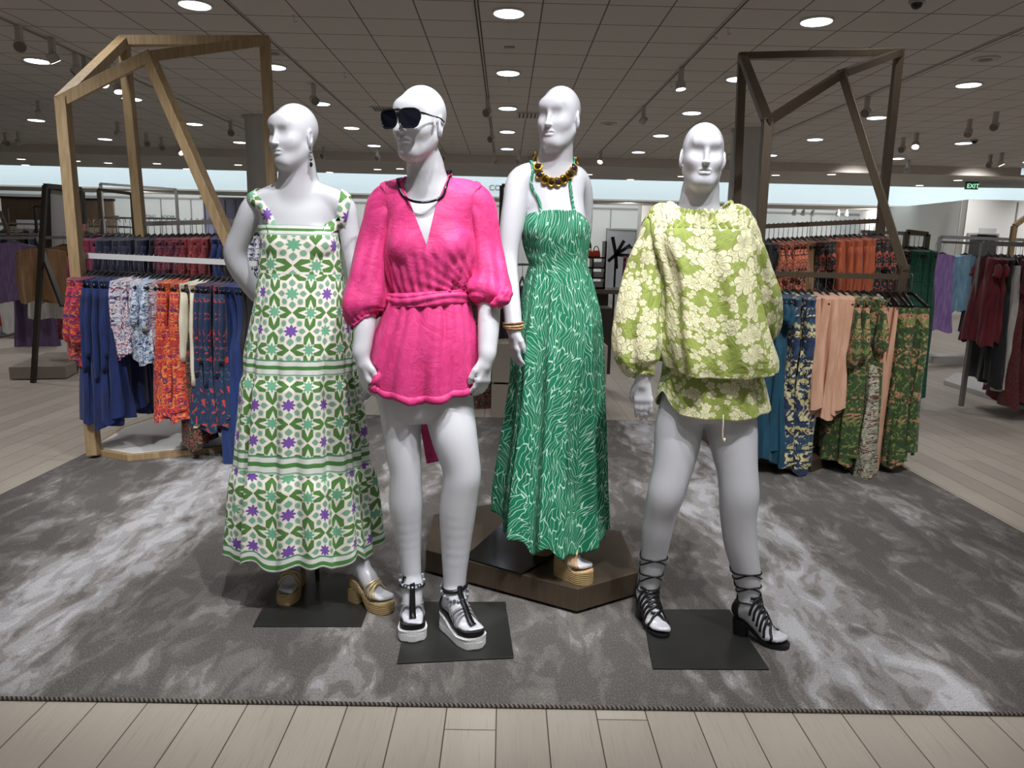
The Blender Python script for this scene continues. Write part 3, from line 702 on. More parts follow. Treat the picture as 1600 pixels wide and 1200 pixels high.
rail_run(br0+np.array([.02, 0, hz]), br1+np.array([0, 0, hz]), [
 (4, 'blouse', 'coral', 'rust and black floral', dict(L=.62, w=.42, sleeve='short')), (3, 'blouse', 'black', 'plain black', dict(L=.7, w=.40)),
 (6, 'dress', 'coral', 'coral floral', dict(L=.85, w=.42, sleeve='short')), (2, 'dress', 'tan', 'tan belted', dict(L=.8, w=.40)),
 (4, 'blouse', 'blackflor', 'black blouse with red flowers, a', dict(L=.62, w=.42, sleeve='short')), (8, 'blouse', 'rust', 'rust orange long sleeve', dict(L=.62, w=.44, sleeve='long')),
 (3, 'blouse', 'blackflor', 'dark flowered', dict(L=.6, w=.42, sleeve='short'))], 'garments on the back rail of the bronze rack', 'back bronze rail')

# ================================================================== other racks further off
blackf = solid('black_iron_frame', '#3a342e', .45, .5); whitef = solid('white_frame_paint', '#c8c8c6', .4); brownf = solid('taupe_frame', '#5b4f43', .5, .3)
def frame_rack(name, label, corners, rails, mat, w=.035, loc=None):
    c = np.mean([np.array(p) for pq in corners for p in pq], 0); o = empty(name, (c[0], c[1], 0), label, 'garment rack')
    for p, q in corners: MB().bar(p, q, w).build('frame_bar', mat, o)
    for p, q in rails: MB().bar(p, q, .02, .03).build('rail', steel, o)
    return o
# leaning black A-frame rack, far left
def Z(p, z): return np.array([p[0], p[1], z])
f1 = G(52, 598); f2 = G(128, 560); y1 = f1[1]
T1, T2 = A(71, 290, y1), A(125, 295, y1+.6)
frame_rack('angled_rack', 'dark bronze leaning frame rack with tan vests at the far left', [(f1, T1), (T1, T2), (T2, A(112, 470, y1+.6)*np.array([1, 1, 0])+np.array([.0, 0, .02])), (A(58, 372, y1+.15), A(98, 478, y1-.1))],
    [(A(-40, 372, y1+.55), A(112, 371, y1+.6))], blackf, .04)
g_ = 'garments at the far left'
ty = y1+.35
garment('vest', 'tan', tuple(A(62, 366, ty)), .25, 'tan suede sleeveless vest with scalloped edges, left one of the pair', g_, L=.52, w=.46, hem=.46, th=.05)
garment('vest', 'tan', tuple(A(98, 364, ty+.12)), .2, 'tan suede sleeveless vest half behind the oak post', g_, L=.54, w=.46, hem=.46, th=.05)
garment('skirt', 'white', tuple(A(84, 372, ty+.3)), .2, 'white skirt hanging below the tan vests', g_, L=.62, w=.5, hem=.62)
garment('blouse', 'mauve', tuple(A(18, 362, 9.4)), .35, 'dusty purple blouse with rolled sleeves at the left edge', g_, L=.72, w=.62, hem=.78, sleeve='short', th=.08)
garment('trousers', 'mauve', tuple(A(44, 372, 9.6)), .3, 'dusty purple wide trousers below the purple blouse', g_, L=1.25, w=.5, hem=.6, th=.08)
garment('skirt', 'white', tuple(A(22, 372, 10.4)), .3, 'white trousers hanging behind the purple blouse at the left edge', g_, L=1.1, w=.5, hem=.5)
garment('dress', 'red', tuple(A(12, 372, 10.8)), .3, 'red dress behind the purple blouse at the far left edge', g_, L=1.1, w=.6, hem=.7)
garment('skirt', 'burgprint', tuple(A(100, 395, y1+1.)), .4, 'dull red skirt low behind the tan vests', g_, L=.72, w=.2, hem=.26)
b = MB(); p = G(50, 596); q = G(105, 570)
b.bar((p[0], p[1]+.1, .07), (q[0], q[1]+.1, .07), .5, .12); tag(b.build('low_plinth', solid('greige_plinth', '#8f8679', .6)), 'long low wooden plinth on the floor below the tan vests', 'plinth')
frame_rack('tripod_rack', 'thin dark frame rack near the left edge of the store', [(G(12, 508), A(25, 362, 10.9)), (A(0, 330, 10.9), A(34, 420, 10.9)), (G(12, 508), G(50, 505))], [(A(-60, 366, 10.9), A(60, 366, 10.9))], brownf, .04)
# racks behind, rows of dark clothing
def far_rack(label, pl, pr, Yr, zf, mat, topl=None, topr=None, w=.04, ext=None):
    a, c = A(pl[0], pl[1], Yr), A(pr[0], pr[1], Yr)
    o = empty('frame_rack', ((a[0]+c[0])/2, Yr, 0), label, 'garment rack')
    tl = A(*topl, Yr) if topl else a; tr = A(*topr, Yr) if topr else c
    MB().bar((tl[0], Yr, 0), tl, w).build('frame_bar', mat, o); MB().bar((tr[0], Yr, 0), tr, w).build('frame_bar', mat, o)
    MB().bar(tl, tr, w).build('top_bar', mat, o); MB().bar(a, c, .02, .03).build('rail', steel, o)
    MB().bar((tl[0], Yr, .05), (tr[0], Yr, .05), .3, .1).build('foot_plate', mat, o)
    if ext: MB().bar(a-np.array([ext[0], 0, 0]), c+np.array([ext[1], 0, 0]), .02, .03).build('rail_extension', steel, o)
    return a, c
a, c = far_rack('brown square frame rack behind the oak rack corner', (152, 366), (203, 366), 10.5, 0, brownf, (154, 296), (206, 303))
rail_run(a, c+np.array([.15, 0, 0]), [(5, 'blouse', 'darkprint', 'dark red and green patterned', dict(L=.6, w=.42, sleeve='short')), (6, 'blouse', 'plum', 'dark plum', dict(L=.7, w=.42))], 'dark clothes on the brown square rack', 'brown square rack behind oak post')
a, c = far_rack('pale square frame rack behind the wooden rack', (158, 340), (277, 342), 13., 0, whitef, (157, 287), (275, 296))
a, c = far_rack('small black frame rack with a mirror panel far left', (62, 350), (95, 352), 14.5, 0, blackf, (54, 322), (90, 326), ext=(1.7, 1.3))
rail_run(a-np.array([1.6, 0, 0]), c+np.array([1.2, 0, 0]), [(7, 'blouse', 'black', 'plain black short', dict(L=.8, w=.42)), (4, 'blouse', 'denim', 'slate blue', dict(L=.7, w=.42)), (5, 'dress', 'plum', 'dark plum', dict(L=1., w=.42))], 'dark clothes on the small black rack', 'small black rack far left')
a, c = far_rack('taupe frame rack in front of the wood panelled wall', (12, 352), (58, 352), 16., 0, brownf, (11, 322), (52, 322), ext=(1.1, 2.3))
rail_run(a-np.array([1., 0, 0]), c+np.array([2.2, 0, 0]), [(6, 'blouse', 'denim', 'slate grey-blue', dict(L=.8, w=.42)), (6, 'dress', 'black', 'long black', dict(L=1., w=.42))], 'dark clothes by the wood panelled wall', 'taupe rack by wood wall')
# large leaning white panel in black frame
p0 = A(76, 372, 11.5); b = MB(); P1, P2, P3, P4 = A(74, 292, 11.5), A(128, 300, 11.5), A(126, 375, 11.5), A(68, 375, 11.5)
o = empty('standing_mirror', (P4[0], 11.5, 0), 'tall white panel in a black frame behind the tan vests', 'mirror')
for p, q in ((P1, P2), (P2, Z(P3, 0)), (P1, Z(P4, 0))): MB().bar(p, q, .06).build('frame', blackf, o)
b = MB(); b.add([P1+np.array([0, .02, 0]), P2+np.array([0, .02, 0]), Z(P3, .1)+np.array([0, .02, 0]), Z(P4, .1)+np.array([0, .02, 0]), P1+np.array([0, .05, 0]), P2+np.array([0, .05, 0]), Z(P3, .1)+np.array([0, .05, 0]), Z(P4, .1)+np.array([0, .05, 0])],
    [(3, 2, 1, 0), (4, 5, 6, 7), (0, 1, 5, 4), (1, 2, 6, 5), (2, 3, 7, 6), (3, 0, 4, 7)])
b.build('mirror_panel', solid('pale_mirror_panel', '#bdbcb9', .3), o)
# dark open frame between the sunglasses and the green dress mannequins
py = 6.35
a, b2 = A(784, 290, py), A(830, 292, py)
o = empty('frame_rack', (a[0], py, 0), 'thin black iron frame rack behind the pink romper and green dress mannequins', 'garment rack')
MB().bar(a, A(777, 660, py)*np.array([1, 1, 0])+np.array([0, 0, .01]), .035).build('frame_bar', blackf, o); MB().bar(a, a+np.array([.55, 0, -.01]), .03).build('top_bar', blackf, o); MB().bar(a+np.array([.55, 0, 0]), (a[0]+.55, py, 0), .035).build('frame_bar', blackf, o)
MB().bar(A(700, 412, py+.2), A(870, 414, py+.2), .02).build('rail', steel, o)
rail_run(A(700, 412, py+.2), A(832, 412, py+.2), [(6, 'dress', 'darkprint', 'dark brown and red patterned', dict(L=1.15, w=.42, hem=.5)), (5, 'trousers', 'plum', 'dark plum', dict(L=.95, w=.42, hem=.46)), (2, 'trousers', 'mauve', 'folded lilac', dict(L=.6, w=.42))], 'dark clothes between the middle mannequins', 'thin black rack between middle mannequins')
b = MB(); p = G(776, 662); b.bx(p[0]-.05, p[0]+.9, 6.0, 6.5, .30, .62); b.bx(p[0]-.05, p[0]+.9, 5.98, 6.5, 0.0, .28)
tag(b.build('storage_bench', solid('greige_laminate', '#a39a8c', .5)), 'stacked greige drawer plinth beside the green skirt', 'bench')
# centre table with orange handbags and a black shelf unit
ty = 9.3; p0 = A(930, 452, ty); p1 = A(985, 452, ty)
tb = empty('display_table', (p0[0]+.3, ty, 0), 'dark bronze display table right of the green dress', 'table')
dkb = solid('dark_bronze_panel', '#3d362f', .4, .4)
MB().bx(p0[0]-1.0, p1[0]+.15, ty-.1, ty+.6, p0[2]-.05, p0[2]).build('table_top', solid('table_top_grey', '#6c6259', .35, .3), tb)
MB().bx(p0[0]-.5, p0[0]+.17, ty, ty+.4, 0, p0[2]-.05).build('pedestal', dkb, tb)
q0 = A(880, 480, 7.0); q1 = A(958, 482, 7.0)
tag(MB().bx(q0[0], q1[0], 7.0, 7.35, .22, q1[2]).bx(q0[0]+.1, q1[0]-.1, 7.1, 7.3, 0, .23).build('display_cube', dkb, bevel=.005), 'dark bronze square display block right of the green skirt', 'display block')
zt = p0[2]
sh = empty('shelf_unit', (p0[0]+.05, ty+.25, zt), 'small black shelf unit holding grey boxes on the bronze table', 'shelf')
xa, xb = A(905, 400, ty+.2)[0], A(946, 400, ty+.2)[0]; zt2 = A(930, 404, ty+.2)[2]
b = MB(); b.bx(xa, xb, ty+.1, ty+.4, zt, zt+.02)
for k in range(4): b.bx(xa, xb, ty+.1, ty+.4, zt+.02+(zt2-zt)*k/3-.02, zt+.02+(zt2-zt)*k/3)
b.bx(xa, xa+.02, ty+.1, ty+.4, zt, zt2+.25); b.bx(xb-.02, xb, ty+.1, ty+.4, zt, zt2+.22); b.bx((xa+xb)/2-.01, (xa+xb)/2+.01, ty+.1, ty+.4, zt, zt2)
b.build('frame', solid('shelf_black', '#17151a', .4), sh)
for k in range(3):
    z_ = zt+.02+(zt2-zt)*k/3; x0_ = (xa+xb)/2+.012
    tag(MB().bx(x0_, xb-.025, ty+.12, ty+.36, z_+.001, z_+(zt2-zt)/3*.5).build('storage_box', solid('grey_box_card', '#9b9b99', .6)), 'pale grey box on the %s shelf of the black unit' % ('bottom', 'middle', 'top')[k], 'box', 'grey boxes on the black shelf unit')
def handbag(P, mat, label, s=1.):
    o = empty('handbag', P, label, 'handbag', 'handbags on the shelf unit'); b = MB()
    b.prism([(P[0]-.09*s, P[1]-.03), (P[0]+.09*s, P[1]-.03), (P[0]+.09*s, P[1]+.04), (P[0]-.09*s, P[1]+.04)], P[2], P[2]+.13*s)
    V = b.v[0]; V[4:, 0] = P[0]+(V[4:, 0]-P[0])*.75; b.build('body', mat, o, bevel=.01)
    t = np.linspace(0, PI, 12); MB().tube(np.stack([P[0]+.05*s*np.cos(t), P[1]+0*t, P[2]+.125*s+.09*s*np.sin(t)], 1), .006, 6).build('handle', hang_pl, o)
    return o
orm = solid('orange_leather', '#d94a25', .4); blk = solid('black_leather', '#141215', .35)
for (xx, yy, mt, lb) in ((919, 404, orm, 'small orange handbag nearest the green dress on the black shelf unit'), (931, 404, orm, 'small orange handbag at the right of the pair on the black shelf unit')):
    P = A(xx, yy, ty+.2); P[2] = zt2+.021; handbag(tuple(P), mt, lb, .62)
for (xx, yy, mt, lb) in ((919, 385, blk, 'small black bag hanging above the left orange handbag'),):
    P = A(xx, yy, ty+.3); handbag((P[0], P[1], zt2+.13), mt, lb, .5)
# ornaments: black branching display stand and red / grey coat on a rack beside it
my = 11.5
o = empty('bag_stand', (A(972, 400, my)[0], my, 0), 'black branching metal bag stand in front of the mirror door', 'stand')
b = MB(); c_ = A(962, 398, my); 
for (xx, yy) in ((957, 370), (975, 376), (985, 383), (950, 408), (990, 400), (963, 420)): b.bar(c_, A(xx, yy, my), .05)
b.build('branches', blk, o); MB().bar(c_, (c_[0], my, 0), .03).build('pole', blk, o)
garment('blouse', 'ruby', tuple(A(982, 386, 11.)), 1.2, 'red coat hanging beside the black stand in the centre', 'coats in the centre', L=.95, w=.42, hem=.42, sleeve='long')
garment('blouse', 'white', tuple(A(992, 387, 10.7)), 1.0, 'pale grey coat hanging beside the red coat', 'coats in the centre', L=1.2, w=.45, hem=.6, sleeve='long')
frame_rack('angled_rack', 'low rack carrying the red coat in the centre', [(A(978, 387, 11.3), A(1010, 387, 10.5)), (A(1010, 387, 10.5), A(1010, 387, 10.5)*np.array([1, 1, 0]))], [], blackf, .03)
# racks right of the bronze rack
a, c = far_rack('bronze T-shaped rack carrying lime and dark green dresses', (1345, 362), (1449, 366), 6.7, 0, bronze, (1417, 362), (1449, 366))
rail_run(A(1362, 363, 6.7), A(1448, 366, 6.7), [(4, 'dress', 'lime', 'pale lime voile', dict(L=.8, w=.42, hem=.62)), (3, 'dress', 'blackflor', 'black dress with tiny flowers, a', dict(L=.75, w=.4)), (5, 'dress', 'dkgreen', 'dark green printed long', dict(L=1.25, w=.38, hem=.44))], 'dresses on the bronze T rack', 'small bronze rack behind diagonal brace')
# lilac dress rack
Yp = 9.6
a, c = far_rack('white square frame rack with lilac and sky blue dresses', (1470, 378), (1600, 384), Yp+.3, 0, whitef, (1469, 370), (1625, 376))
for k in range(2): garment('dress', 'black', tuple(A(1462+k*6, 380, Yp+.35)), .7, 'black dress behind the lilac dress, %s' % ('outer' if k == 0 else 'inner'), 'dresses on the white frame rack', L=.85, w=.4)
garment('dress', 'purple', tuple(A(1474, 381, Yp)), .12, 'shiny lilac sleeveless gathered dress on the white frame rack', 'dresses on the white frame rack', L=.98, w=.36, hem=.5, th=.08)
garment('blouse', 'skyblue', tuple(A(1510, 382, Yp+.2)), .5, 'shiny sky blue short sleeve top on the white frame rack', 'dresses on the white frame rack', L=.72, w=.46, hem=.5, sleeve='short', th=.08)
rail_run(A(1530, 383, Yp+.2), A(1600, 385, Yp+.2), [(5, 'dress', 'black', 'plain black long', dict(L=1., w=.42)), (2, 'blouse', 'white', 'white and black', dict(L=.6, w=.4))], 'dresses on the white frame rack', 'white frame rack at right')
# right foreground rack with maroon dresses
Yr = 6.6; p0 = A(1536, 380, Yr); p1 = A(1720, 386, Yr)
o = empty('frame_rack', (p0[0], Yr, 0), 'grey metal rack with a white platform carrying maroon striped dresses at the right edge', 'garment rack')
MB().bar(p0, p1, .03, .04).build('rail', steel, o); MB().bar(p0, (p0[0], Yr, .06), .035).build('post', steel, o); MB().bar(p1, (p1[0], Yr, .06), .035).build('post', steel, o)
g0, g1 = G(1474, 601), G(1600, 641)
poly = [(g0[0], g0[1]), (g1[0], g1[1]), (g1[0]+1.5, g1[1]-.3), (g1[0]+1.5, g1[1]+1.2), (g0[0]+.5, g0[1]+.6)]
MB().prism(poly, 0, .05).build('platform', solid('platform_white', '#c2c0bd', .5), o)
rail_run(p0+np.array([.03, 0, .02]), p1+np.array([0, 0, .02]), [
 (2, 'dress', 'ruby', 'ruby ruffled', dict(L=.75, w=.44, sleeve='cap')), (2, 'dress', 'black', 'plain black flared', dict(L=1.05, w=.42, hem=.6)),
 (1, 'skirt', 'white', 'long white pleated', dict(L=1.15, w=.4, hem=.6)), (5, 'dress', 'maroon', 'maroon striped ruffled', dict(L=1.2, w=.46, sleeve='short', hem=.74)),
 (3, 'dress', 'navy', 'dark navy', dict(L=1.0, w=.44, hem=.6)), (4, 'dress', 'maroon', 'long maroon striped', dict(L=1.15, w=.44, sleeve='short', hem=.6))], 'dresses on the right edge rack', 'grey rack at right edge', rz=PI/2-.3)
# angled oak frame at far right edge
q = [A(1582, 372, 8.6), A(1585, 353, 8.6), A(1602, 340, 8.6)]
o = empty('angled_rack', (q[0][0], 8.6, 0), 'light oak angular frame rack cut by the right picture edge', 'garment rack')
MB().bar(Z(q[0], 0), q[1], .05).build('post', oak, o); MB().bar(q[1], q[2]+(q[2]-q[1])*2, .05).build('top_beam', oak, o)
# ================================================================== implicit body engine
def _rot(yaw=0, pitch=0, roll=0):
    cy, sy, cp, sp, cr, sr = math.cos(yaw), math.sin(yaw), math.cos(pitch), math.sin(pitch), math.cos(roll), math.sin(roll)
    Rz = np.array([[cy, -sy, 0], [sy, cy, 0], [0, 0, 1]]); Rx = np.array([[1, 0, 0], [0, cp, -sp], [0, sp, cp]]); Ry = np.array([[cr, 0, sr], [0, 1, 0], [-sr, 0, cr]])
    return Rz@Ry@Rx
class SDF:
    def __init__(s): s.ops = []
    def add(s, f, lo, hi, k=.01, sub=False): s.ops.append((f, np.array(lo, float), np.array(hi, float), k, sub)); return s
    def rc(s, p, q, r0, r1, k=.01, sub=False):
        p = np.array(p, float); q = np.array(q, float); v = q-p; L = v@v+1e-12
        def f(P):
            w = P-p; t = np.clip((w@v)/L, 0, 1); d = w-t[..., None]*v
            return np.sqrt((d*d).sum(-1))-(r0+(r1-r0)*t)
        m = max(r0, r1); return s.add(f, np.minimum(p, q)-m, np.maximum(p, q)+m, k, sub)
    def chain(s, pts, rs, k=.004, n=None):
        n = n or (len(pts)-1)*4+1; Q = cr_spline(np.concatenate([np.array(pts, float), np.array(rs, float)[:, None]], 1), n)
        for i in range(n-1): s.rc(Q[i, :3], Q[i+1, :3], Q[i, 3], Q[i+1, 3], k if i else max(k, .02))
        return s
    def ell(s, c, r, k=.01, R=None, sub=False):
        c = np.array(c, float); r = np.array(r, float); Ri = np.eye(3) if R is None else np.array(R)
        def f(P):
            w = (P-c)@Ri; a = np.sqrt(((w/r)**2).sum(-1)); b = np.sqrt(((w/r**2)**2).sum(-1))+1e-9
            return a*(a-1)/b
        m = r.max() if R is not None else r; return s.add(f, c-m, c+m, k, sub)
    def loft(s, lv, k=.02, yaw=0):
        """lv rows: z, cx, cy, a, b"""
        L = np.array(sorted(lv, key=lambda r: r[0]), float); L = cr_spline(L, len(L)*5); zs = L[:, 0]; c_, s_ = math.cos(yaw), math.sin(yaw)
        def f(P):
            z = P[..., 2]; g = lambda j: np.interp(z, zs, L[:, j]); x = P[..., 0]-g(1); y = P[..., 1]-g(2)
            x, y = x*c_+y*s_, -x*s_+y*c_; a, b = g(3), g(4); q = np.sqrt((x/a)**2+(y/b)**2)
            d = (q-1)*np.minimum(a, b)*.5+(q*(q-1)/(np.sqrt((x/a**2)**2+(y/b**2)**2)+1e-6))*.5
            return np.maximum(d, np.maximum(zs[0]-z, z-zs[-1]))
        m = max(L[:, 3].max(), L[:, 4].max())
        return s.add(f, (L[:, 1].min()-m, L[:, 2].min()-m, zs[0]), (L[:, 1].max()+m, L[:, 2].max()+m, zs[-1]), k)
    @staticmethod
    def comb(a, b, k, sub):
        if sub:
            h = np.clip(.5-.5*(b+a)/k, 0, 1); return a*(1-h)-b*h+k*h*(1-h)
        h = np.clip(.5+.5*(b-a)/k, 0, 1)*1.; h = np.clip(.5+.5*(a-b)/k, 0, 1); return a*(1-h)+b*h-k*h*(1-h)
    def ev(s, P):
        D = np.full(P.shape[:-1], 1.)
        for f, lo, hi, k, sub in s.ops: D = s.comb(D, f(P), k, sub)
        return D
    def evl(s, P):
        """evaluation near the points only"""
        D = np.full(P.shape[:-1], 1.); 
        for f, lo, hi, k, sub in s.ops:
            m = k+.06; ok = ((P > lo-m) & (P < hi+m)).all(-1)
            if ok.any(): D[ok] = s.comb(D[ok], f(P[ok]), k, sub)
        return D
    def grad(s, P, e=.0015):
        return np.stack([(s.evl(P+d)-s.evl(P-d)) for d in np.eye(3)*e], -1)/(2*e)
    def snap(s, P, off=0., it=5, only_in=False):
        P = np.array(P, float)
        for _ in range(it):
            d = s.evl(P)-off; g = s.grad(P); n = np.linalg.norm(g, axis=-1); g = g/np.maximum(n, .2)[..., None]**2
            ok = (np.abs(d) < .2) & (n > .2)
            if only_in: ok &= d < 0
            P = P-np.where(ok, d, 0)[..., None]*g
        return P
    def mesh(s, lo, hi, h, mb=None):
        lo = np.array(lo, float); hi = np.array(hi, float); n = np.ceil((hi-lo)/h).astype(int)+1
        ax = [lo[i]+h*np.arange(n[i]) for i in range(3)]; D = np.full(n, 1.)
        for f, l, u, k, sub in s.ops:
            m = k+.02+h; i0 = np.maximum(0, np.floor((l-m-lo)/h).astype(int)); i1 = np.minimum(n, np.ceil((u+m-lo)/h).astype(int)+1)
            if (i1 <= i0).any(): continue
            sl = tuple(slice(a, b) for a, b in zip(i0, i1)); P = np.stack(np.meshgrid(*[ax[i][sl[i]] for i in range(3)], indexing='ij'), -1)
            D[sl] = s.comb(D[sl], f(P), k, sub)
        S = D < 0; cs = np.zeros(n-1, int)
        for a in (0, 1):
            for b in (0, 1):
                for c in (0, 1): cs += S[a:n[0]-1+a, b:n[1]-1+b, c:n[2]-1+c]
        act = (cs > 0) & (cs < 8); I = np.argwhere(act); idx = -np.ones(n-1, int); idx[act] = np.arange(len(I))
        acc = np.zeros((len(I), 3)); cnt = np.zeros(len(I)); O = [(a, b, c) for a in (0, 1) for b in (0, 1) for c in (0, 1)]
        for p in O:
            for d in range(3):
                if p[d]: continue
                q = list(p); q[d] = 1; A0 = D[tuple((I+p).T)]; B0 = D[tuple((I+q).T)]; x = (A0 < 0) != (B0 < 0)
                t = A0/(A0-B0+1e-12); w = np.repeat(np.array([p], float), len(I), 0); w[:, d] = t
                acc[x] += w[x]; cnt[x] += 1
        V = lo+h*(I+acc/cnt[:, None]); Fc = []
        for d in range(3):
            u, v = (d+1) % 3, (d+2) % 3
            a = S.take(range(n[d]-1), d); b = S.take(range(1, n[d]), d); X = np.argwhere(a != b)
            X = X[(X[:, u] > 0) & (X[:, v] > 0) & (X[:, u] < n[u]-1) & (X[:, v] < n[v]-1)]
            eu = np.eye(3, dtype=int)[u]; evv = np.eye(3, dtype=int)[v]
            q = np.stack([idx[tuple((X-eu-evv).T)], idx[tuple((X-evv).T)], idx[tuple(X.T)], idx[tuple((X-eu).T)]], 1)
            ins = S[tuple(X.T)]; q[~ins] = q[~ins][:, ::-1]; q = q[(q >= 0).all(1)]; Fc.append(q)
        Fc = np.concatenate(Fc); mb = mb or MB(); mb.add(V, Fc.tolist()); return mb

def add_head(S, c, yaw, tilt=0., roll=0., s=1., k=.01):
    """c = centre of the skull at eye level; local frame faces -Y"""
    R = _rot(yaw, tilt, roll); T = lambda p: np.array(c)+R@(np.array(p, float)*s)
    el = lambda p, r, k_=.01, R2=None, sub=False: S.ell(T(p), np.array(r)*s, k_*s, R if R2 is None else R@R2, sub)
    n0 = len(S.ops)
    el((0, .016, .033), (.0735, .094, .088), .03)
    el((0, -.024, -.022), (.060, .068, .088), .045)
    el((0, -.030, -.062), (.047, .052, .056), .03)
    el((0, -.060, -.098), (.024, .024, .020), .03)
    for q in (-1, 1):
        el((q*.036, -.050, -.028), (.026, .030, .026), .028)
        S.rc(T((q*.054, .0, -.055)), T((q*.020, -.058, -.104)), .014*s, .013*s, .03*s)
    el((0, -.077, .042), (.046, .013, .024), .035)
    for q in (-1, 1): el((q*.031, -.103, -.001), (.0230, .0150, .0150), .026, None, True)
    S.rc(T((0, -.086, .012)), T((0, -.1050, -.0345)), .0060*s, .0080*s, .011*s)
    el((0, -.102, -.0385), (.0140, .0125, .0070), .006)
    H = SDF(); H.ops = list(S.ops[n0:])
    for zz, bow, r0, r1, off in ((-.0618, .0022, .0022, .0056, 0), (-.0735, -.0018, .0022, .0066, 0)):
        xs = np.linspace(-1, 1, 13); pts = np.array([T((.0245*x*(1 if zz > -.07 else .9), -.13, zz+bow*(abs(math.sin(abs(x)*PI))*1.0) - (.0045*abs(x)**2.5 if zz > -.07 else -.0035*abs(x)**2.5))) for x in xs])
        fw = R@np.array([0, 1, 0]); d_ = H.ev(pts)
        for _ in range(25): d_ = H.ev(pts); pts = pts+fw*(np.maximum(d_, -.01)*.8)[:, None]
        pts = pts-fw*off*s; rr = (r0+(r1-r0)*(1-np.abs(xs)**2.2))*s
        for i in range(12): S.rc(pts[i]+fw*rr[i]*.30, pts[i+1]+fw*rr[i+1]*.30, rr[i], rr[i+1], .0025*s)
        if zz > -.07: up_ = pts
    gp = (up_+pts)/2
    for i in range(12): S.rc(gp[i]-fw*.004*s, gp[i+1]-fw*.004*s, .0011*s, .0011*s, .0028*s, True)
    for q in (-1, 1):
        Re = _rot(q*.45, 0, 0)@_rot(0, -.15, 0)
        el((q*.0755, .012, -.012), (.0080, .022, .036), .004, Re)
        el((q*.083, .008, -.008), (.004, .012, .020), .003, Re, True)
    return T, R
def add_hand(S, w, d, nrm, side, s=1., curl=.25, spread=.05, k=.006):
    """w wrist, d direction of the fingers, nrm back of the hand, side +1/-1 puts the thumb on cross(d,nrm)*side"""
    d = np.array(d, float); d /= np.linalg.norm(d); nrm = np.array(nrm, float); nrm -= d*(nrm@d); nrm /= np.linalg.norm(nrm); t = np.cross(d, nrm)*side; w = np.array(w, float)
    P = lambda a, b, c: w+(d*a+t*b+nrm*c)*s
    S.rc(P(-.01, 0, 0), P(.03, .004, 0), .021*s, .022*s, .02)
    for b in (-.022, -.007, .008, .022): S.rc(P(.03, b*.6, 0), P(.082, b, -.002), .013*s, .0105*s, .008)
    for j, (b, L) in enumerate(((-.026, .060), (-.0095, .074), (.0075, .078), (.0245, .070))):
        c0 = P(.080, b, -.002); an = curl*(1+.1*j); q = c0; r = .0092*s; dd = 0
        for i, fr in enumerate((.45, .30, .25)):
            dd += an; u = d*math.cos(dd)-nrm*math.sin(dd)+t*spread*(b*30); u /= np.linalg.norm(u); q2 = q+u*L*fr*s
            S.rc(q, q2, r, r*.90, .0035 if i else .008); q = q2; r *= .90
    q = P(.018, .016, -.004); q2 = P(.050, .036, -.012); q3 = P(.074, .040, -.020); q4 = P(.094, .038, -.026)
    S.rc(q, q2, .014*s, .0115*s, .01); S.rc(q2, q3, .0115*s, .0102*s, .004); S.rc(q3, q4, .0102*s, .0085*s, .004)
    return P
def add_foot(S, ank, toe, heelz, toez, s=1., r_an=.030):
    """ank ankle joint, toe = tip of toes on the sole line (x,y); heelz/toez heights of heel and toes above z=0 world"""
    ank = np.array(ank, float); toe = np.array(toe, float); f = toe[:2]-ank[:2]; L = np.linalg.norm(f); f = np.append(f/L, 0); sd = np.array([-f[1], f[0], 0])
    he = np.array([ank[0], ank[1], 0])-f*.028*s; he[2] = heelz+.028; S.rc(ank, he, r_an, .027*s, .03)
    ball = np.array([ank[0], ank[1], 0])+f*(L-.075*s); ball[2] = toez+.020; tip = np.array([ank[0], ank[1], 0])+f*(L-.018*s); tip[2] = toez+.014
    arch = (ank*.5+ball*.5); arch[2] = ank[2]*.52+ball[2]*.48; S.rc(he, ball, .024*s, .018*s, .02)
    S.rc(ank+f*.005, arch, r_an*.95, .024*s, .03); S.rc(arch, ball, .024*s, .019*s, .03)
    for b in (-.022, .022): S.rc(arch+sd*b*.3, ball+sd*b*s-f*abs(b)*.3, .02*s, .0165*s, .02)
    for j, (b, e) in enumerate(((-.030, -.018), (-.016, -.008), (-.002, -.003), (.013, 0), (.0285, .0))):
        r = (.0085 if j < 4 else .0125)*s; S.rc(ball+sd*b*s, tip+sd*b*.8*s+f*e*s*1.2, .012*s, r, .006)
    return he, ball, tip, f, sd

mann_m = M('mannequin_gloss_white', .32, spec=.45, color='#cacbd1'); mann_m.b.inputs['Coat Weight'].default_value = .25; mann_m.b.inputs['Coat Roughness'].default_value = .2; mann_m = mann_m.mat
def px_levels(rows, Y, yoff=0.):
    """rows: (py, pxcentre, half width px, depth b, dy)"""
    out = []
    for r in rows:
        l = A(r[1]-r[2], r[0], Y); q = A(r[1]+r[2], r[0], Y); c = (l+q)/2; out.append((c[2], c[0], Y+(r[4] if len(r) > 4 else 0), (q[0]-l[0])/2, r[3]))
    return out
def pr_(px, Y, py=600):
    return px*(A(801, py, Y)[0]-A(800, py, Y)[0])
def limb(S, rows, k=.004, n=None):
    """rows: (px, py, Y, half width px)"""
    P = [A(r[0], r[1], r[2]) for r in rows]; R_ = [pr_(r[3], r[2], r[1]) for r in rows]; S.chain(P, R_, k, n); return P, R_
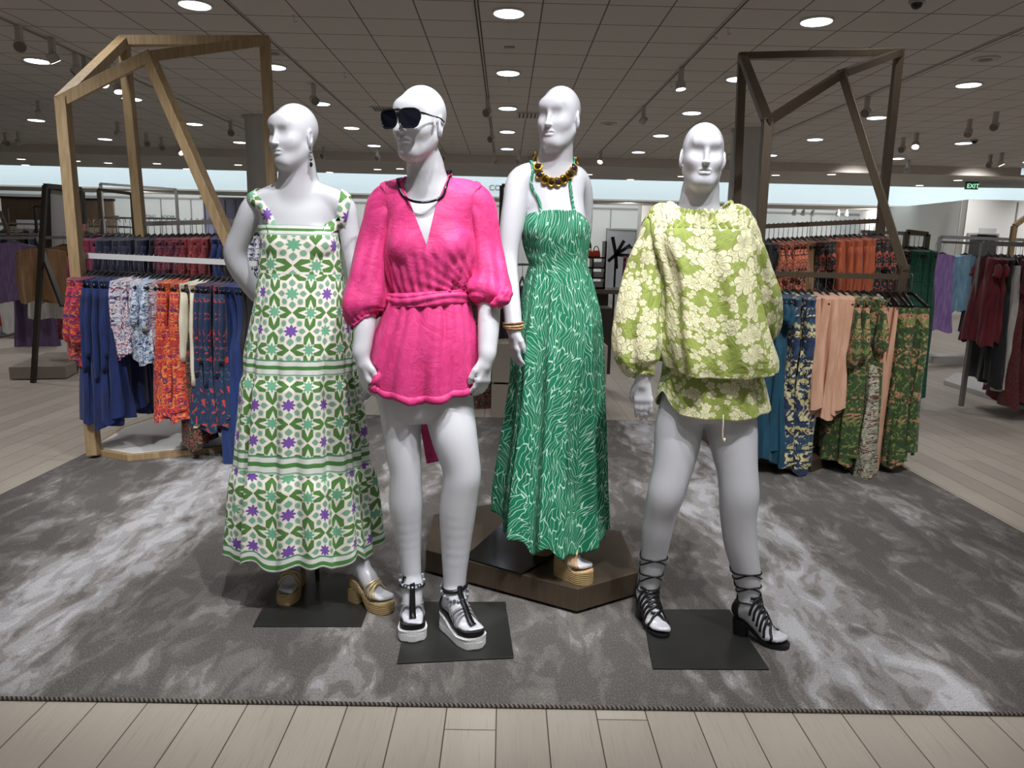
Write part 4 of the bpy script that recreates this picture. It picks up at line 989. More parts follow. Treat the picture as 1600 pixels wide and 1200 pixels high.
# ---- cloth
def cloth_rings(lv, nz, nth, disp=None, power=1.0, yaw=0, z_of=None):
    L = np.array(lv, float); L = cr_spline(L, nz); P = np.zeros((nz, nth+1, 3)); c_, s_ = math.cos(yaw), math.sin(yaw)
    th = np.linspace(0, 2*PI, nth+1)
    for i in range(nz):
        z, cx, cy, a, b = L[i, :5]; t = i/(nz-1); sx = np.sin(th); cyy = np.cos(th)
        if power != 1: sx = np.sign(sx)*abs(sx)**power; cyy = np.sign(cyy)*abs(cyy)**power
        d = disp(th, t, z) if disp is not None else 0
        x = (a+d)*sx; y = (b+d)*cyy; P[i, :, 0] = cx+x*c_-y*s_; P[i, :, 1] = cy+x*s_+y*c_; P[i, :, 2] = z+(z_of(th, t) if z_of else 0)
    return P, th
def cloth_obj(name, P, th, mat, parent, uR=None, body=None, off=.006, thick=.002, v0=0., smoothit=0, uvs=None):
    if body is not None:
        Q = P.reshape(-1, 3); P = body.snap(Q, off, 3, True).reshape(P.shape)
        P[:, -1] = P[:, 0]
    if uvs is None:
        dl = np.linalg.norm(np.diff(P, axis=0), axis=-1).mean(1); v = v0-np.concatenate([[0], np.cumsum(dl)])
        uvs = np.zeros(P.shape[:2]+(2,)); cen = P[:, :-1].mean(1, keepdims=True); rm = np.linalg.norm(P[:, :-1]-cen, axis=-1).mean(1); uvs[..., 0] = (th-PI)[None, :]*(rm[:, None] if uR is None else uR); uvs[..., 1] = v[:, None]
    mb = MB().grid(P, closed=False, uv=uvs); me = mb
    o = me.build(name, mat, parent, True)
    bm_ = None
    s_ = o.modifiers.new('thickness', 'SOLIDIFY'); s_.thickness = thick; s_.offset = -1
    return o, P
def strip_on(S, pts, wid, th, off, n=40, name=None, flat=True):
    Q = cr_spline(pts, n); Q = S.snap(Q, off, 6); N = S.grad(Q); N /= np.linalg.norm(N, axis=1)[:, None]+1e-9; return Q, N
# ================================================================== fabrics of the four outfits
def fabric_green_star():
    m = M('geometric_star_print', .8, sheen=.1); u, v = m.uv(); cell = .0665
    wob = m.sep(m.noise(m.vec(u*3, v*3), 2, 1, .5, 0, True)); low = (v*-1. > .172)
    cx_ = m.mix((18, 18, 18), (18, 18, 18), 0.)
    U = u/.071*m.math('SUBTRACT', 1., low)+u/.054*low+(wob[0]-.5)*.25; V = (v+.069)/.071*m.math('SUBTRACT', 1., low)+((v+.240)/.067)*low+(wob[1]-.5)*.25
    jn = m.fn('FLOOR', (U+1.)/2.)*12.99+m.fn('FLOOR', (V+1.)/2.)*78.2; rnd = m.fn('FRACT', m.fn('SINE', jn)*43758.5)
    X = m.fn('FRACT', (U+1.)/2.)*2.-1.; Y = m.fn('FRACT', (V+1.)/2.)*2.-1.; p, q = m.fn('ABSOLUTE', X), m.fn('ABSOLUTE', Y)
    def starr(x, y, n, r0, r1):
        r = m.math('SQRT', x*x+y*y); th = m.math('ARCTAN2', y, x); tri = m.fn('ABSOLUTE', m.fn('FRACT', th*(n/(2*PI))+n)*2.-1.)
        return r-(tri*(r1-r0)+r0)
    s1 = starr(X, Y, 8, .19, .36); p1 = m.math('SUBTRACT', 1., p); q1 = m.math('SUBTRACT', 1., q); s2 = starr(p1, q1, 8, .18, .35)
    def pet(a_, b_): return (b_ < m.mn(a_*1.0, .31))*(b_ > (a_-.30)*.36)*(a_ < .76)*(a_ > .02)*(b_ < (a_*-1.2+1.12))
    petm = m.mx(pet(q, p1), pet(p, q1))
    ab = lambda e: m.fn('ABSOLUTE', e)
    def kite(a_, b_): return (ab(a_-.575)*.95+b_ < .195)*(b_ < .145)
    tile = m.mx(m.mx(kite(p, q), kite(q, p)), m.mx(m.mx(ab(p-.41), ab(q-.41)), (ab(p-.41)+ab(q-.41))*.74) < .148)
    tileo = m.mx((ab(p-.57)*.95+q < .23)*(q < .175), m.mx((ab(q-.57)*.95+p < .23)*(p < .175), m.mx(ab(p-.41), ab(q-.41)) < .172))
    c = m.mix('#f5f2e7', '#c9a08c', tileo*.35); c = m.mix(c, m.mix('#83ad92', '#7fb898', rnd), tile); c = m.mix(c, '#56863f', petm)
    c = m.mix(c, '#efecdf', s2 < .05); c = m.mix(c, '#72b48f', s2 < 0.); c = m.mix(c, '#efecdf', s1 < .04); c = m.mix(c, m.mix('#7d54ad', '#72b48f', rnd < .12), s1 < 0.)
    # stripe bands by distance down the dress
    d = v*-1.
    for (s0, s1) in STRIPES:
        w_ = s1-s0; t = (d-s0)/w_; inb = (d > s0)*(d < s1)
        sc = m.ramp(t, [(0, '#5d9a72'), (.10, '#e8ebe4'), (.36, '#4f8a45'), (.60, '#e8ebe4'), (.88, '#7fb493'), (.97, '#e8ebe4')], True)
        c = m.mix(c, sc, inb)
    m.color(c); m.bump(m.noise(m.vec(u*25, v*6), 2, 3), .4, .004); return m.mat
def fabric_pink():
    m = M('pink_marbled_jacquard', .62, sheen=.08); u, v = m.uv()
    n = m.noise(m.vec(u*5, v*5), 2.0, 4, .55, 2.6); w_ = m.fn('ABSOLUTE', m.fn('FRACT', n*7.)-.5)
    c = m.mix('#cf2c74', '#dc3a83', m.sm(n, .35, .65)); c = m.mix(c, '#c42a6e', m.sm(w_, .38, .5)*.7); c = m.mix(c, '#e65a98', m.sm(w_, .1, 0)*.35)
    m.color(c); f = m.noise(m.vec(u*7+n, v*5), 3, 3, .5, 1.0); m.bump(f, .5, .006); return m.mat
def fabric_emerald():
    m = M('emerald_branching_line_print', .8); u, v = m.uv()
    def lay(sc, st, cell, ph):
        nz = m.noise(m.vec(u, v, ph), 16, 1, .5, 0, True); a_ = m.sep(nz)
        U = u+(a_[0]-.5)*.035; V = v+(a_[1]-.5)*.035
        n = m.voro(m.vec(U*cell+ph, V*cell*.7), 1, 1, 'F1', '2D', 'n'); pos = m.sep(E(n.outputs['Position'], m)); col = m.sep(E(n.outputs['Color'], m))
        lx = U*cell+ph-pos[0]; ly = V*cell*.7-pos[1]; an = (col[0]-.5)*2.0+.0; ca, sa = m.fn('COSINE', an), m.fn('SINE', an)
        x2 = (lx*ca+ly*sa)/cell+col[1]*3.; y2 = (ly*ca-lx*sa)/cell+col[2]*3.
        e = m.voro(m.vec(x2*sc, y2*sc*st), 1, .95, 'DISTANCE_TO_EDGE', '2D'); return e, col
    e1, c1 = lay(112, .17, 11., 0.)
    c = m.mix('#02805a', '#026546', m.noise(m.vec(u, v), 12, 1)); c = m.mix(c, '#b4dac6', e1 < .048)
    m.color(c); m.bump(m.noise(m.vec(u*30, v*5), 2, 2), .35, .004); return m.mat
def fabric_lime(name='lime_floral_cotton'):
    m = M(name, .7, sheen=.12); u, v = m.uv(); nz = m.sep(m.noise(m.vec(u, v), 9, 1, .5, 0, True)); U = u+(nz[0]-.5)*.02; V = v+(nz[1]-.5)*.02
    c = m.mix('#8b9a48', '#99a74e', m.noise(m.vec(u, v), 8, 1)); 
    def flowers(c, sc, R, npet, ph, keep, deep=.5, cen=.14, col='#dfdcb4', rnd=.75):
        x0, y0 = U*sc+ph, V*sc+ph*1.7; n = m.voro(m.vec(x0, y0), 1, rnd, 'F1', '2D', 'n'); p = m.sep(E(n.outputs['Position'], m)); q = m.sep(E(n.outputs['Color'], m))
        x, y = x0-p[0], y0-p[1]; r = m.math('SQRT', x*x+y*y); th = m.math('ARCTAN2', y, x)+q[0]*6.28
        k = m.fn('ABSOLUTE', m.fn('COSINE', th*(npet/2.))); pe = k**.55
        RR = (q[1]*.25+.85)*R*((1-deep)+deep*pe)
        on = q[2] < keep; c = m.mix(c, '#7c8150', on*(r < RR+.022*R/.4)); c = m.mix(c, col, on*(r < RR)*((k > .13)+(r < R*.3) > .5))
        c = m.mix(c, '#a9a878', on*(r < RR)*(k > .93)*(r > R*.25)*(r < R*.6)*.6)
        return m.mix(m.mix(c, '#8d8f5c', on*(r < R*cen*1.3)), '#cfcb9a', on*(r < R*cen))
    c = flowers(c, 46., .42, 5, 3.1, .42, .55); c = flowers(c, 30., .42, 5, 11.3, .55, .5); c = flowers(c, 15.5, .43, 6, 0., .60, .45); c = flowers(c, 9.2, .42, 8, 5.2, .42, .42)
    m.color(c); m.bump(m.noise(m.vec(u*11, v*6), 2.4, 4, .6, 1.0), .8, .012); return m.mat
gold_l = solid('gold_metallic_leather', '#cbb78f', .4, .35); jute = M('jute_rope_sole', .9); x, y, z = jute.obj()
jute.color(jute.mix('#c3aa7a', '#8c7548', jute.fn('FRACT', z*130+jute.noise(jute.vec(x*90, y*90, z*20), 1, 1)*.8) > .62)); jute.bump(jute.fn('SINE', z*816.), .5, .002); jute = jute.mat
raffia = solid('tan_raffia', '#c9a67c', .7); black_l = solid('black_strap_leather', '#111013', .4); white_sole = solid('white_rubber_sole', '#dcdcdc', .5); grey_band = solid('grey_clear_strap', '#8f8f94', .25)
stitch = solid('white_stitch', '#f2f2f2', .7); plate_m = M('black_steel_plate', .32, .3, '#343431'); plate_m = plate_m.mat
silver = solid('polished_silver', '#b9bbc0', .15, 1); gunmetal = solid('gunmetal', '#3c3d40', .25, 1); goldm = solid('polished_gold', '#c9a23c', .22, 1)
gem_d = solid('dark_amber_stone', '#2a1708', .08, .1); gem_p = solid('violet_stone', '#2b2440', .08, .2); crystal = solid('clear_crystal', '#b9c0c8', .06, .3)
def sole_mesh(mb, he, tip, f, sd, prof, hw, z_of, n=26):
    """prof(t)->(z bottom, z top) along t 0 heel..1 toe; hw(t) half width"""
    L = np.linalg.norm(tip-he); P = []
    for i in range(n):
        t = i/(n-1); t2 = .5-.5*math.cos(PI*t); c = he+(tip-he)*t2; c[2] = 0; w = hw(t2)*math.sqrt(max(0.0004, 1-abs(2*t2-1)**6)); zb, zt = prof(t2)
        P.append([c-sd*w+[0, 0, zt], c+sd*w+[0, 0, zt], c+sd*w*1.02+[0, 0, (zt+zb)/2], c+sd*w+[0, 0, zb], c-sd*w+[0, 0, zb], c-sd*w*1.02+[0, 0, (zt+zb)/2]])
    P = np.array(P); mb.grid(P); mb.add(P[0], [(5, 4, 3, 2, 1, 0)]); mb.add(P[-1], [(0, 1, 2, 3, 4, 5)]); return mb
def base_plate(root, pts, z, t=.006):
    b = MB(); b.prism([(p[0], p[1]) for p in pts], z, z+t); o = b.build('base_plate', plate_m, root, bevel=.002); return o
def strap_over(S, ball, f, sd, a0, a1, half, zc, off, mat, root, name, w, n=26, up=.050, wid_dir=None, th=.0025, lo=-.006):
    """arch across the foot from the left to the right side at fore/aft offsets a0 (left) a1 (right)"""
    t = np.linspace(0, 1, n); ang = PI*(1-t)
    pts = np.stack([ball+f*(a0+(a1-a0)*q)+sd*half*1.6*math.cos(g_)+np.array([0, 0, zc+lo+up*math.sin(g_)]) for q, g_ in zip(t, ang)])
    Q = S.snap(pts, off, 6); N = S.grad(Q); N /= np.linalg.norm(N, axis=1)[:, None]+1e-9
    return Q, N
# ================================================================== helpers for clothes on the body
def lv_front(rows, Y):
    """rows (py, pxL, pxR, b): z from the front surface, x from the side silhouette"""
    out = []
    for r in rows:
        zf = A((r[1]+r[2])/2, r[0], Y-r[3])[2]
        def atz(px):
            d = ray(px, r[0]); return None
        l = A(r[1], r[0], Y); q = A(r[2], r[0], Y); out.append((zf, (l[0]+q[0])/2, Y, (q[0]-l[0])/2, r[3]))
    return out
def cloth_tube(path, rad, nth=40, nz=40, disp=None, flat=1.0, up=(0, 1, 0)):
    P = cr_spline(np.concatenate([np.array(path, float), np.array(rad, float)[:, None]], 1), nz); C = P[:, :3]; R_ = P[:, 3]
    T = np.gradient(C, axis=0); T /= np.linalg.norm(T, axis=1)[:, None]; N = np.array(up, float); out = np.zeros((nz, nth+1, 3)); th = np.linspace(0, 2*PI, nth+1)
    for i in range(nz):
        N = N-T[i]*(N@T[i]); N /= np.linalg.norm(N); B = np.cross(N, T[i]); r = R_[i]+(disp(th, i/(nz-1)) if disp else 0)
        out[i] = C[i]+(np.cos(th)*r*flat)[:, None]*N+(np.sin(th)*r)[:, None]*B
    return out, th
def uv_world(o, dz=0.):
    me = o.data; L = me.uv_layers.get('UVMap') or me.uv_layers.new(name='UVMap'); off = ploc(o)
    vi = np.zeros(len(me.loops), int); me.loops.foreach_get('vertex_index', vi); co = np.zeros(len(me.vertices)*3); me.vertices.foreach_get('co', co); co = co.reshape(-1, 3)[vi]
    L.data.foreach_set('uv', np.stack([co[:, 0]+off[0], co[:, 2]+off[2]+dz], 1).ravel())
def lift(S, P, off, zmin, it=8):
    Q = P.reshape(-1, 3).copy(); ok = Q[:, 2] > zmin
    for _ in range(it):
        d = off-S.evl(Q[ok]); Q[ok, 2] += np.maximum(0, d)*1.1
    return Q.reshape(P.shape)
def finish_body(S, root, boxes):
    mb = MB()
    for lo, hi, h in boxes: S.mesh(lo, hi, h, mb)
    return mb.build('body', mann_m, root, True)
def bump_wave(th, fr, ph): return np.sin(fr*th+ph)
sstep = lambda x, a, b: (lambda q: q*q*(3-2*q))(np.clip((x-a)/(b-a), 0, 1))
def legjoin(S, hip, knee, ank, r):
    S.chain([hip, (np.array(hip)+knee)/2, knee, (np.array(knee)*.6+np.array(ank)*.4), ank], r)

# ================================================================== mannequin 1: green and white maxi dress
Y1 = 2.75; root1 = empty('mannequin', (A(470, 900, Y1)[0], Y1, 0), 'bald mannequin in a long green, white and purple star print dress', 'mannequin', 'dressed mannequins on the rug')
S1 = SDF()
S1.loft(px_levels([(280, 467, 26, .048), (292, 467, 44, .052), (303, 467, 62, .056), (315, 467, 70, .062), (335, 467, 64, .078), (362, 468, 59, .092), (395, 469, 56, .098), (430, 470, 49, .085), (465, 470, 50, .09), (510, 470, 66, .105), (560, 470, 70, .11), (620, 472, 58, .095), (650, 472, 48, .08)], Y1), .02)
limb(S1, [(467, 312, 2.76, 27), (466, 280, 2.745, 22.5), (463, 245, 2.72, 21.5)], .03)
add_head(S1, A(459, 212, 2.705), -.52, .03, .0, .90)
for px_ in (440, 497): S1.ell(A(px_, 382, Y1-.052), (.045, .042, .045), .04)
TS1 = SDF(); TS1.ops = list(S1.ops)
limb(S1, [(440, 303, 2.75, 14), (401, 321, 2.76, 15), (387, 342, 2.765, 13.2), (377, 366, 2.78, 12.6), (367, 393, 2.80, 13.8), (374, 420, 2.82, 12.5), (391, 446, 2.86, 10.5), (404, 462, 2.89, 9)], .022)
add_hand(S1, A(405, 463, 2.89), (.8, .15, -.35), (-.3, .9, .2), 1, .95)
limb(S1, [(500, 303, 2.75, 14), (535, 322, 2.75, 15), (544, 350, 2.75, 13), (553, 405, 2.74, 12), (563, 460, 2.71, 11.5), (572, 520, 2.69, 10), (577, 566, 2.67, 7.8)], .022)
add_hand(S1, A(577, 568, 2.67), (.08, .02, -1), (.9, -.3, 0), 1, .95)
tL = G(444, 934, .05); tR = G(611, 944, .05)
hL = np.array([tL[0]+.0, tL[1]+.215, 0]); hR = G(550, 893, .12)*np.array([1, 1, 0])
fL = add_foot(S1, (hL[0], hL[1]-.045, .21), (tL[0], tL[1], 0), .125, .055, .95, .028)
fR = add_foot(S1, A(563, 880, hR[1]-.045), (tR[0], tR[1], 0), .125, .055, .95, .028)
legjoin(S1, A(447, 610, Y1), A(448, 735, Y1+.0), (hL[0], hL[1]-.045, .21), [.075, .068, .048, .047, .028])
legjoin(S1, A(496, 610, Y1), A(520, 735, Y1), A(563, 880, hR[1]-.045), [.075, .068, .048, .047, .028])
hc = A(459, 212, 2.7)
finish_body(S1, root1, [((-1.25, 2.5, 0), (-.2, 3.1, A(464, 268, 2.74)[2]+.003), .0065), ((hc[0]-.15, hc[1]-.17, A(464, 268, 2.74)[2]-.003), (hc[0]+.15, hc[1]+.17, 1.95), .003)])
zt = A(470, 352, Y1-.105)[2]
def dist1(py, b): return (zt-A(470, py, Y1-b)[2])*1.015
STRIPES = [(-.002, .036), (dist1(563, .15), dist1(588, .155)), (dist1(712, .175), dist1(741, .18)), (dist1(864, .2), dist1(889, .2))]
star_m = fabric_green_star()
D1 = [(352, 415, 528, .108), (368, 410, 531, .112), (400, 406, 534, .112), (430, 404, 537, .112), (450, 402, 541, .12), (480, 398, 546, .13), (520, 391, 552, .142), (562, 384, 557, .152), (590, 384, 557, .156), (640, 382, 561, .162), (700, 378, 566, .168), (742, 376, 568, .172), (765, 375, 572, .18), (800, 373, 576, .184), (850, 371, 580, .19), (888, 369, 583, .195)]
L1 = lv_front(D1, Y1); NZ = 150
ztop, zbot = L1[0][0], L1[-1][0]
def disp1(th, t, z):
    d = zt-z; a = .0015+.025*sstep(d, .12, 1.2); w_ = .55*np.sin(9*th+.4+.3*t)+.5*np.sin(14*th+1.3-t)+.35*np.sin(23*th+2+t*2)
    for s0 in (.175, STRIPES[1][1], STRIPES[2][1]):
        g = math.exp(-((d-s0-.012)/.03)**2) if d > s0-.02 else 0; w_ = w_+0*th; w_ = w_+g*.35*np.sin(46*th+s0*40)*.25/max(a/.012, .3)
        a = a
    return a*w_+.010*(sstep(d, STRIPES[1][1], STRIPES[1][1]+.05)+sstep(d, STRIPES[2][1], STRIPES[2][1]+.06)-.5)
def hem1(th, t): return (t**6)*(.016*np.sin(9*th+.4)+.010*np.sin(14*th+1.3)-.022*(1-np.cos(th-PI))*-.5)
P1, th1 = cloth_rings(L1, NZ, 220, disp1, .92, 0, hem1)
star_dress, P1 = cloth_obj('dress', P1, th1, star_m, root1, None, TS1, .005)
# fluted trim at the waist seam, bottom hem seams
for sg, (xa, ya), (xb, yb) in ((-1, (393, 309), (417, 353)), (1, (540, 312), (527, 353))):
    top = A(xa+(6 if sg < 0 else -6), ya-2, Y1+.01); back = A(xa, ya+70, Y1+.10)
    pts = [A(xb, yb+2, Y1-.12), A((xa+xb)/2, (ya+yb)/2, Y1-.10), A(xa, ya, Y1-.05), top+[0, .02, .012], top+[0, .07, -.02], back]
    Q, N = strip_on(S1, pts, .04, 0, .004, 50); b = MB(); b.ribbon(Q, .040, N, .002); o = b.build('strap', star_m, root1, True, ); uv_world(o, 3.02-zt)
# earrings
def earring(root, T, q, drop=.055):
    p = T((q*.080, .006, -.047)); b = MB(); b.tube([p+[0, 0, .004], p+[0, 0, -.012]], .0015, 6); b.cur = 0
    for k, (dz, r) in enumerate(((-.016, .0055), (-.028, .004), (-.040, .006))): b.ball(p+[0, 0, dz], (r, r, r), 10, 6)
    b.cur = 1; b.ball(p+[0, 0, -.057], (.006, .005, .009), 10, 6); o = b.build('earring', [silver, gem_d], root, True); return o
T1, _ = add_head(SDF(), A(459, 212, 2.705), -.52, .03, .0, .90)
earring(root1, T1, 1); earring(root1, T1, -1)
def espadrille(root, S, ft, fl, name='sandal', strapm=gold_l, hh=.115, th_=.05, wedge=False, zb=.012, straps=4):
    he, ball, tip, f, sd = ft; L = np.linalg.norm((tip-he)[:2]); b = MB(); h2 = np.append(he[:2]-f[:2]*.028, 0); t2 = np.append(tip[:2]+f[:2]*.022, 0)
    prof_b = (lambda t: 0.0 if t > .50 else (0.0 if wedge else .028*math.sin(PI*(t-.05)/.9)+(.045 if t < .45 else .045*(.5-t)/.05)))
    zt_ = lambda t: np.interp(t, [0, .25, .62, 1], [hh, hh-.012, th_-.002, th_+.006])
    zbf = lambda t: zb+(0 if wedge else np.interp(t, [0, .30, .42, .50, .58, .9, 1], [hh-.045, hh-.055, .052, .022, .004, 0, .008]))
    sole_mesh(b, h2, t2, f, sd, lambda t: (zbf(t), zt_(t)), lambda t: np.interp(t, [0, .3, .7, 1], [.031, .030, .044, .038]), None, 40)
    if not wedge:
        hp = []
        for z_, g0, g1 in ((zb, .0, .066), (hh-.04, -.002, .072)):
            for k in range(16):
                a = 2*PI*k/16; c = h2+f*((g0+g1)/2+(g1-g0)/2*np.sign(math.cos(a))*abs(math.cos(a))**.7)+sd*.030*np.sign(math.sin(a))*abs(math.sin(a))**.7; hp.append(c+[0, 0, z_])
        b.add(hp, [tuple(range(16))[::-1], tuple(range(16, 32))]+[(k, (k+1) % 16, 16+(k+1) % 16, 16+k) for k in range(16)])
    r = b.build(name, jute, root, False)
    ins = MB(); sole_mesh(ins, h2+f*.004, t2-f*.004, f, sd, lambda t: (zt_(t), zt_(t)+.004), lambda t: np.interp(t, [0, .3, .7, 1], [.029, .028, .042, .036]), None, 30); ins.build('insole', strapm, r)
    offs = [(-.030, -.012), (-.012, .006), (.006, .022), (.020, .004)][:straps] if straps == 4 else [(-.035, .020), (.018, -.020), (-.02, .03), (.03, -.012)]
    for a0, a1 in offs:
        Q, N = strap_over(S, ball, f, sd, a0, a1, .030, 0, .003, None, None, None, None); ib = MB(); ib.ribbon(Q, .0105 if straps == 4 else .015, N, .002); ib.build('strap', strapm, r, True)
    return r
sh = espadrille(root1, S1, fL, 0); sh2 = espadrille(root1, S1, fR, 0)
for ft, sh_ in ((fL, sh), (fR, sh2)):
    he, ball, tip, f, sd = ft; a = np.linspace(0, 2*PI, 30); c = he+f*.02+[0, 0, .06]
    Q = S1.snap([c+f*.05*math.cos(q)+sd*.05*math.sin(q)+[0, 0, .012*math.cos(q)] for q in a], .003); N = S1.grad(Q); MB().ribbon(Q, .009, N, .002).build('ankle_strap', gold_l, sh_, True)
    for s_ in (-1, 1):
        Q = S1.snap([he+f*.0+sd*s_*.04+[0, 0, -.01], he-f*.02+sd*s_*.03+[0, 0, .02], he-f*.04+[0, 0, .045]], .003); 
pl = [G(395, 978, .018), G(565, 978, .018), G(592, 902, .018), G(435, 902, .018)]; base_plate(root1, pl, .0125)
MB().tube([(pl[3][0]*.6+pl[2][0]*.4, 2.87, .018), (pl[3][0]*.62+pl[2][0]*.38, 2.84, .60)], .009, 12).build('support_rod', plate_m, root1)

# ================================================================== mannequin 2: pink romper, sunglasses
Y2 = 2.51; root2 = empty('mannequin', (A(665, 980, Y2)[0], Y2, 0), 'bald mannequin in dark square sunglasses and bright pink wrap romper', 'mannequin', 'dressed mannequins on the rug')
S2 = SDF(); hY2 = 2.45
S2.loft(px_levels([(278, 670, 26, .05), (288, 671, 44, .054), (298, 672, 62, .060), (312, 673, 72, .066), (335, 673, 66, .082), (370, 672, 62, .098), (420, 669, 55, .095), (465, 668, 50, .085), (510, 665, 64, .10), (560, 661, 76, .118), (600, 660, 78, .115), (640, 658, 62, .10), (655, 658, 45, .08)], Y2), .02)
limb(S2, [(671, 310, 2.51, 27), (668, 282, 2.50, 23), (662, 245, 2.475, 22)], .03)
add_head(S2, A(656, 192, hY2), -.50, .02, .02, .945)
for px_ in (637, 700): S2.ell(A(px_, 388, Y2-.058), (.048, .044, .048), .04)
TS2 = SDF(); TS2.ops = list(S2.ops)
limb(S2, [(640, 300, 2.52, 16), (600, 319, 2.53, 19), (588, 380, 2.53, 17), (577, 440, 2.51, 15), (571, 485, 2.48, 13.5), (569, 515, 2.455, 12.5), (565, 553, 2.43, 10)], .022)
add_hand(S2, A(564, 556, 2.43), (.16, -.03, -1), (-.75, -.65, 0), -1, 1.02, .28)
limb(S2, [(705, 300, 2.52, 16), (747, 318, 2.53, 19), (758, 380, 2.53, 17), (763, 440, 2.51, 15), (764, 480, 2.48, 14), (763, 520, 2.455, 12.8), (761, 556, 2.43, 10)], .022)
add_hand(S2, A(761, 558, 2.43), (-.14, -.03, -1), (.75, -.65, 0), 1, .98, .28)
Pl, _ = limb(S2, [(628, 600, 2.51, 34), (626, 640, 2.50, 29), (630, 700, 2.49, 25), (634, 738, 2.485, 20.5), (634, 765, 2.49, 21), (634.5, 795, 2.50, 22.5), (639, 850, 2.51, 16.5), (643, 895, 2.51, 12)], .02)
Pr, _ = limb(S2, [(695, 600, 2.51, 38), (702, 640, 2.50, 35), (710.5, 685, 2.47, 32), (722, 735, 2.46, 26), (719.5, 762, 2.465, 24.5), (715, 800, 2.48, 25.5), (712, 860, 2.49, 20), (710, 915, 2.49, 14.5)], .02)
tl2 = G(645, 990, .05); tr2 = G(748, 1000, .05)
hl2 = np.append(G(651, 925, .08)[:2], 0); hr2 = np.append(G(702, 935, .08)[:2], 0)
ankl = A(644, 915, 2.50); ankr = A(709, 933, 2.47)
S2.rc(Pl[-1], ankl, .028, .029, .02); S2.rc(Pr[-1], ankr, .034, .031, .02)
fl2 = add_foot(S2, ankl, (tl2[0], tl2[1], 0), .085, .062, 1., .029)
fr2 = add_foot(S2, ankr, (tr2[0], tr2[1], 0), .085, .062, 1., .030)
hc = A(656, 192, hY2)
finish_body(S2, root2, [((-.65, 2.15, 0), (.2, 2.75, A(665, 270, 2.49)[2]+.003), .006), ((hc[0]-.17, hc[1]-.18, A(665, 270, 2.49)[2]-.003), (hc[0]+.17, hc[1]+.20, 1.96), .003)])
pink = fabric_pink()
# wrap bodice
low = lv_front([(476, 607, 731, .10), (462, 611, 729, .102), (445, 607, 735, .108), (420, 602, 742, .115), (396, 600, 745, .12)], Y2)
nz1, nz2, nt = 26, 60, 160; Ll = cr_spline(np.array(low), nz1); th = np.linspace(0, 2*PI, nt+1); sx, cy = np.sin(th), np.cos(th)
def wr2(th_, t): return .0022*np.sin(17*th_+5*t)+.002*np.sin(29*th_-8*t)
B = np.zeros((nz1+nz2, nt+1, 3))
for i in range(nz1):
    z, cx, cy0, a, b_ = Ll[i]; t = i/(nz1-1); d = wr2(th, t)*(2.2-t*1.2); B[i] = np.stack([cx+(a+d)*sx, cy0+(b_+d)*cy, z+0*th], 1)
zs_, zv = A(668, 281, Y2)[2], A(667, 384, Y2-.11)[2]; xl, xr, xv = A(630, 285, Y2)[0], A(693, 278, Y2)[0], A(667, 384, Y2-.11)[0]
w_ = np.clip((np.abs(th-PI) < PI/2)*(1-np.abs(th-PI)/(PI/2)), 0, 1); right = th < PI
side = np.where(sx > 0, xr, xl); N_ = np.zeros((nt+1, 3))
N_[:, 0] = np.where(w_ > 0, side+(xv-side)*w_, (xl+xr)/2+(xr-xl)/2*sx); N_[:, 2] = zs_+(zv-zs_)*w_+.006*(cy > 0)*cy; N_[:, 1] = Y2-.03-.09*w_+.08*np.clip(cy, 0, 1)
C_ = B[nz1-1]; Q_ = C_.copy(); Q_[:, 2] = np.maximum(N_[:, 2]-.022-.02*np.abs(sx), C_[:, 2]+.01); Q_[:, 0] = (C_[:, 0]-Ll[-1][1])*(1-.03*np.abs(sx))+Ll[-1][1]
for i in range(nz2):
    t = (i+1)/nz2; B[nz1+i] = ((1-t)**2)[..., None]*C_ if False else (1-t)**2*C_+2*t*(1-t)*Q_+t*t*N_
Bf = B.reshape(-1, 3); Bf = TS2.snap(Bf, .010, 4, True); B = lift(S2, Bf.reshape(B.shape), .008, A(670, 338, Y2)[2])
# bust fullness and wrap edge running from the V down to the right waist
ve = np.array([xv, zv]); we = np.array([A(733, 470, Y2-.08)[0], A(733, 470, Y2-.08)[2]]); dv = we-ve; Ln = np.linalg.norm(dv); dv /= Ln; nn = np.array([dv[1], -dv[0]])
front = B[..., 1] < Y2; rel = B[..., [0, 2]]-ve; sdst = rel@nn; along = rel@dv
edge = sstep(-sdst, -.003, .003)*sstep(along, .0, .06)*front; nrm = np.stack([B[..., 0]-Ll[2][1], B[..., 1]-Y2, B[..., 2]*0], -1); nrm /= np.linalg.norm(nrm, axis=-1)[..., None]
fan = .0045*np.sin(np.arctan2(B[..., 2]-we[1]+.0, B[..., 0]-we[0]-.03)*34)*np.exp(-np.linalg.norm(rel-(we-ve), axis=-1)**2/.022)*front
B = B+nrm*(edge*.0045+fan)[..., None]; B[:, -1] = B[:, 0]
uv = np.zeros(B.shape[:2]+(2,)); uv[..., 0] = ((th-PI)*.15)[None]; uv[..., 1] = B[..., 2]
rom, B = cloth_obj('romper', B, th, pink, root2, uvs=uv, thick=.003)
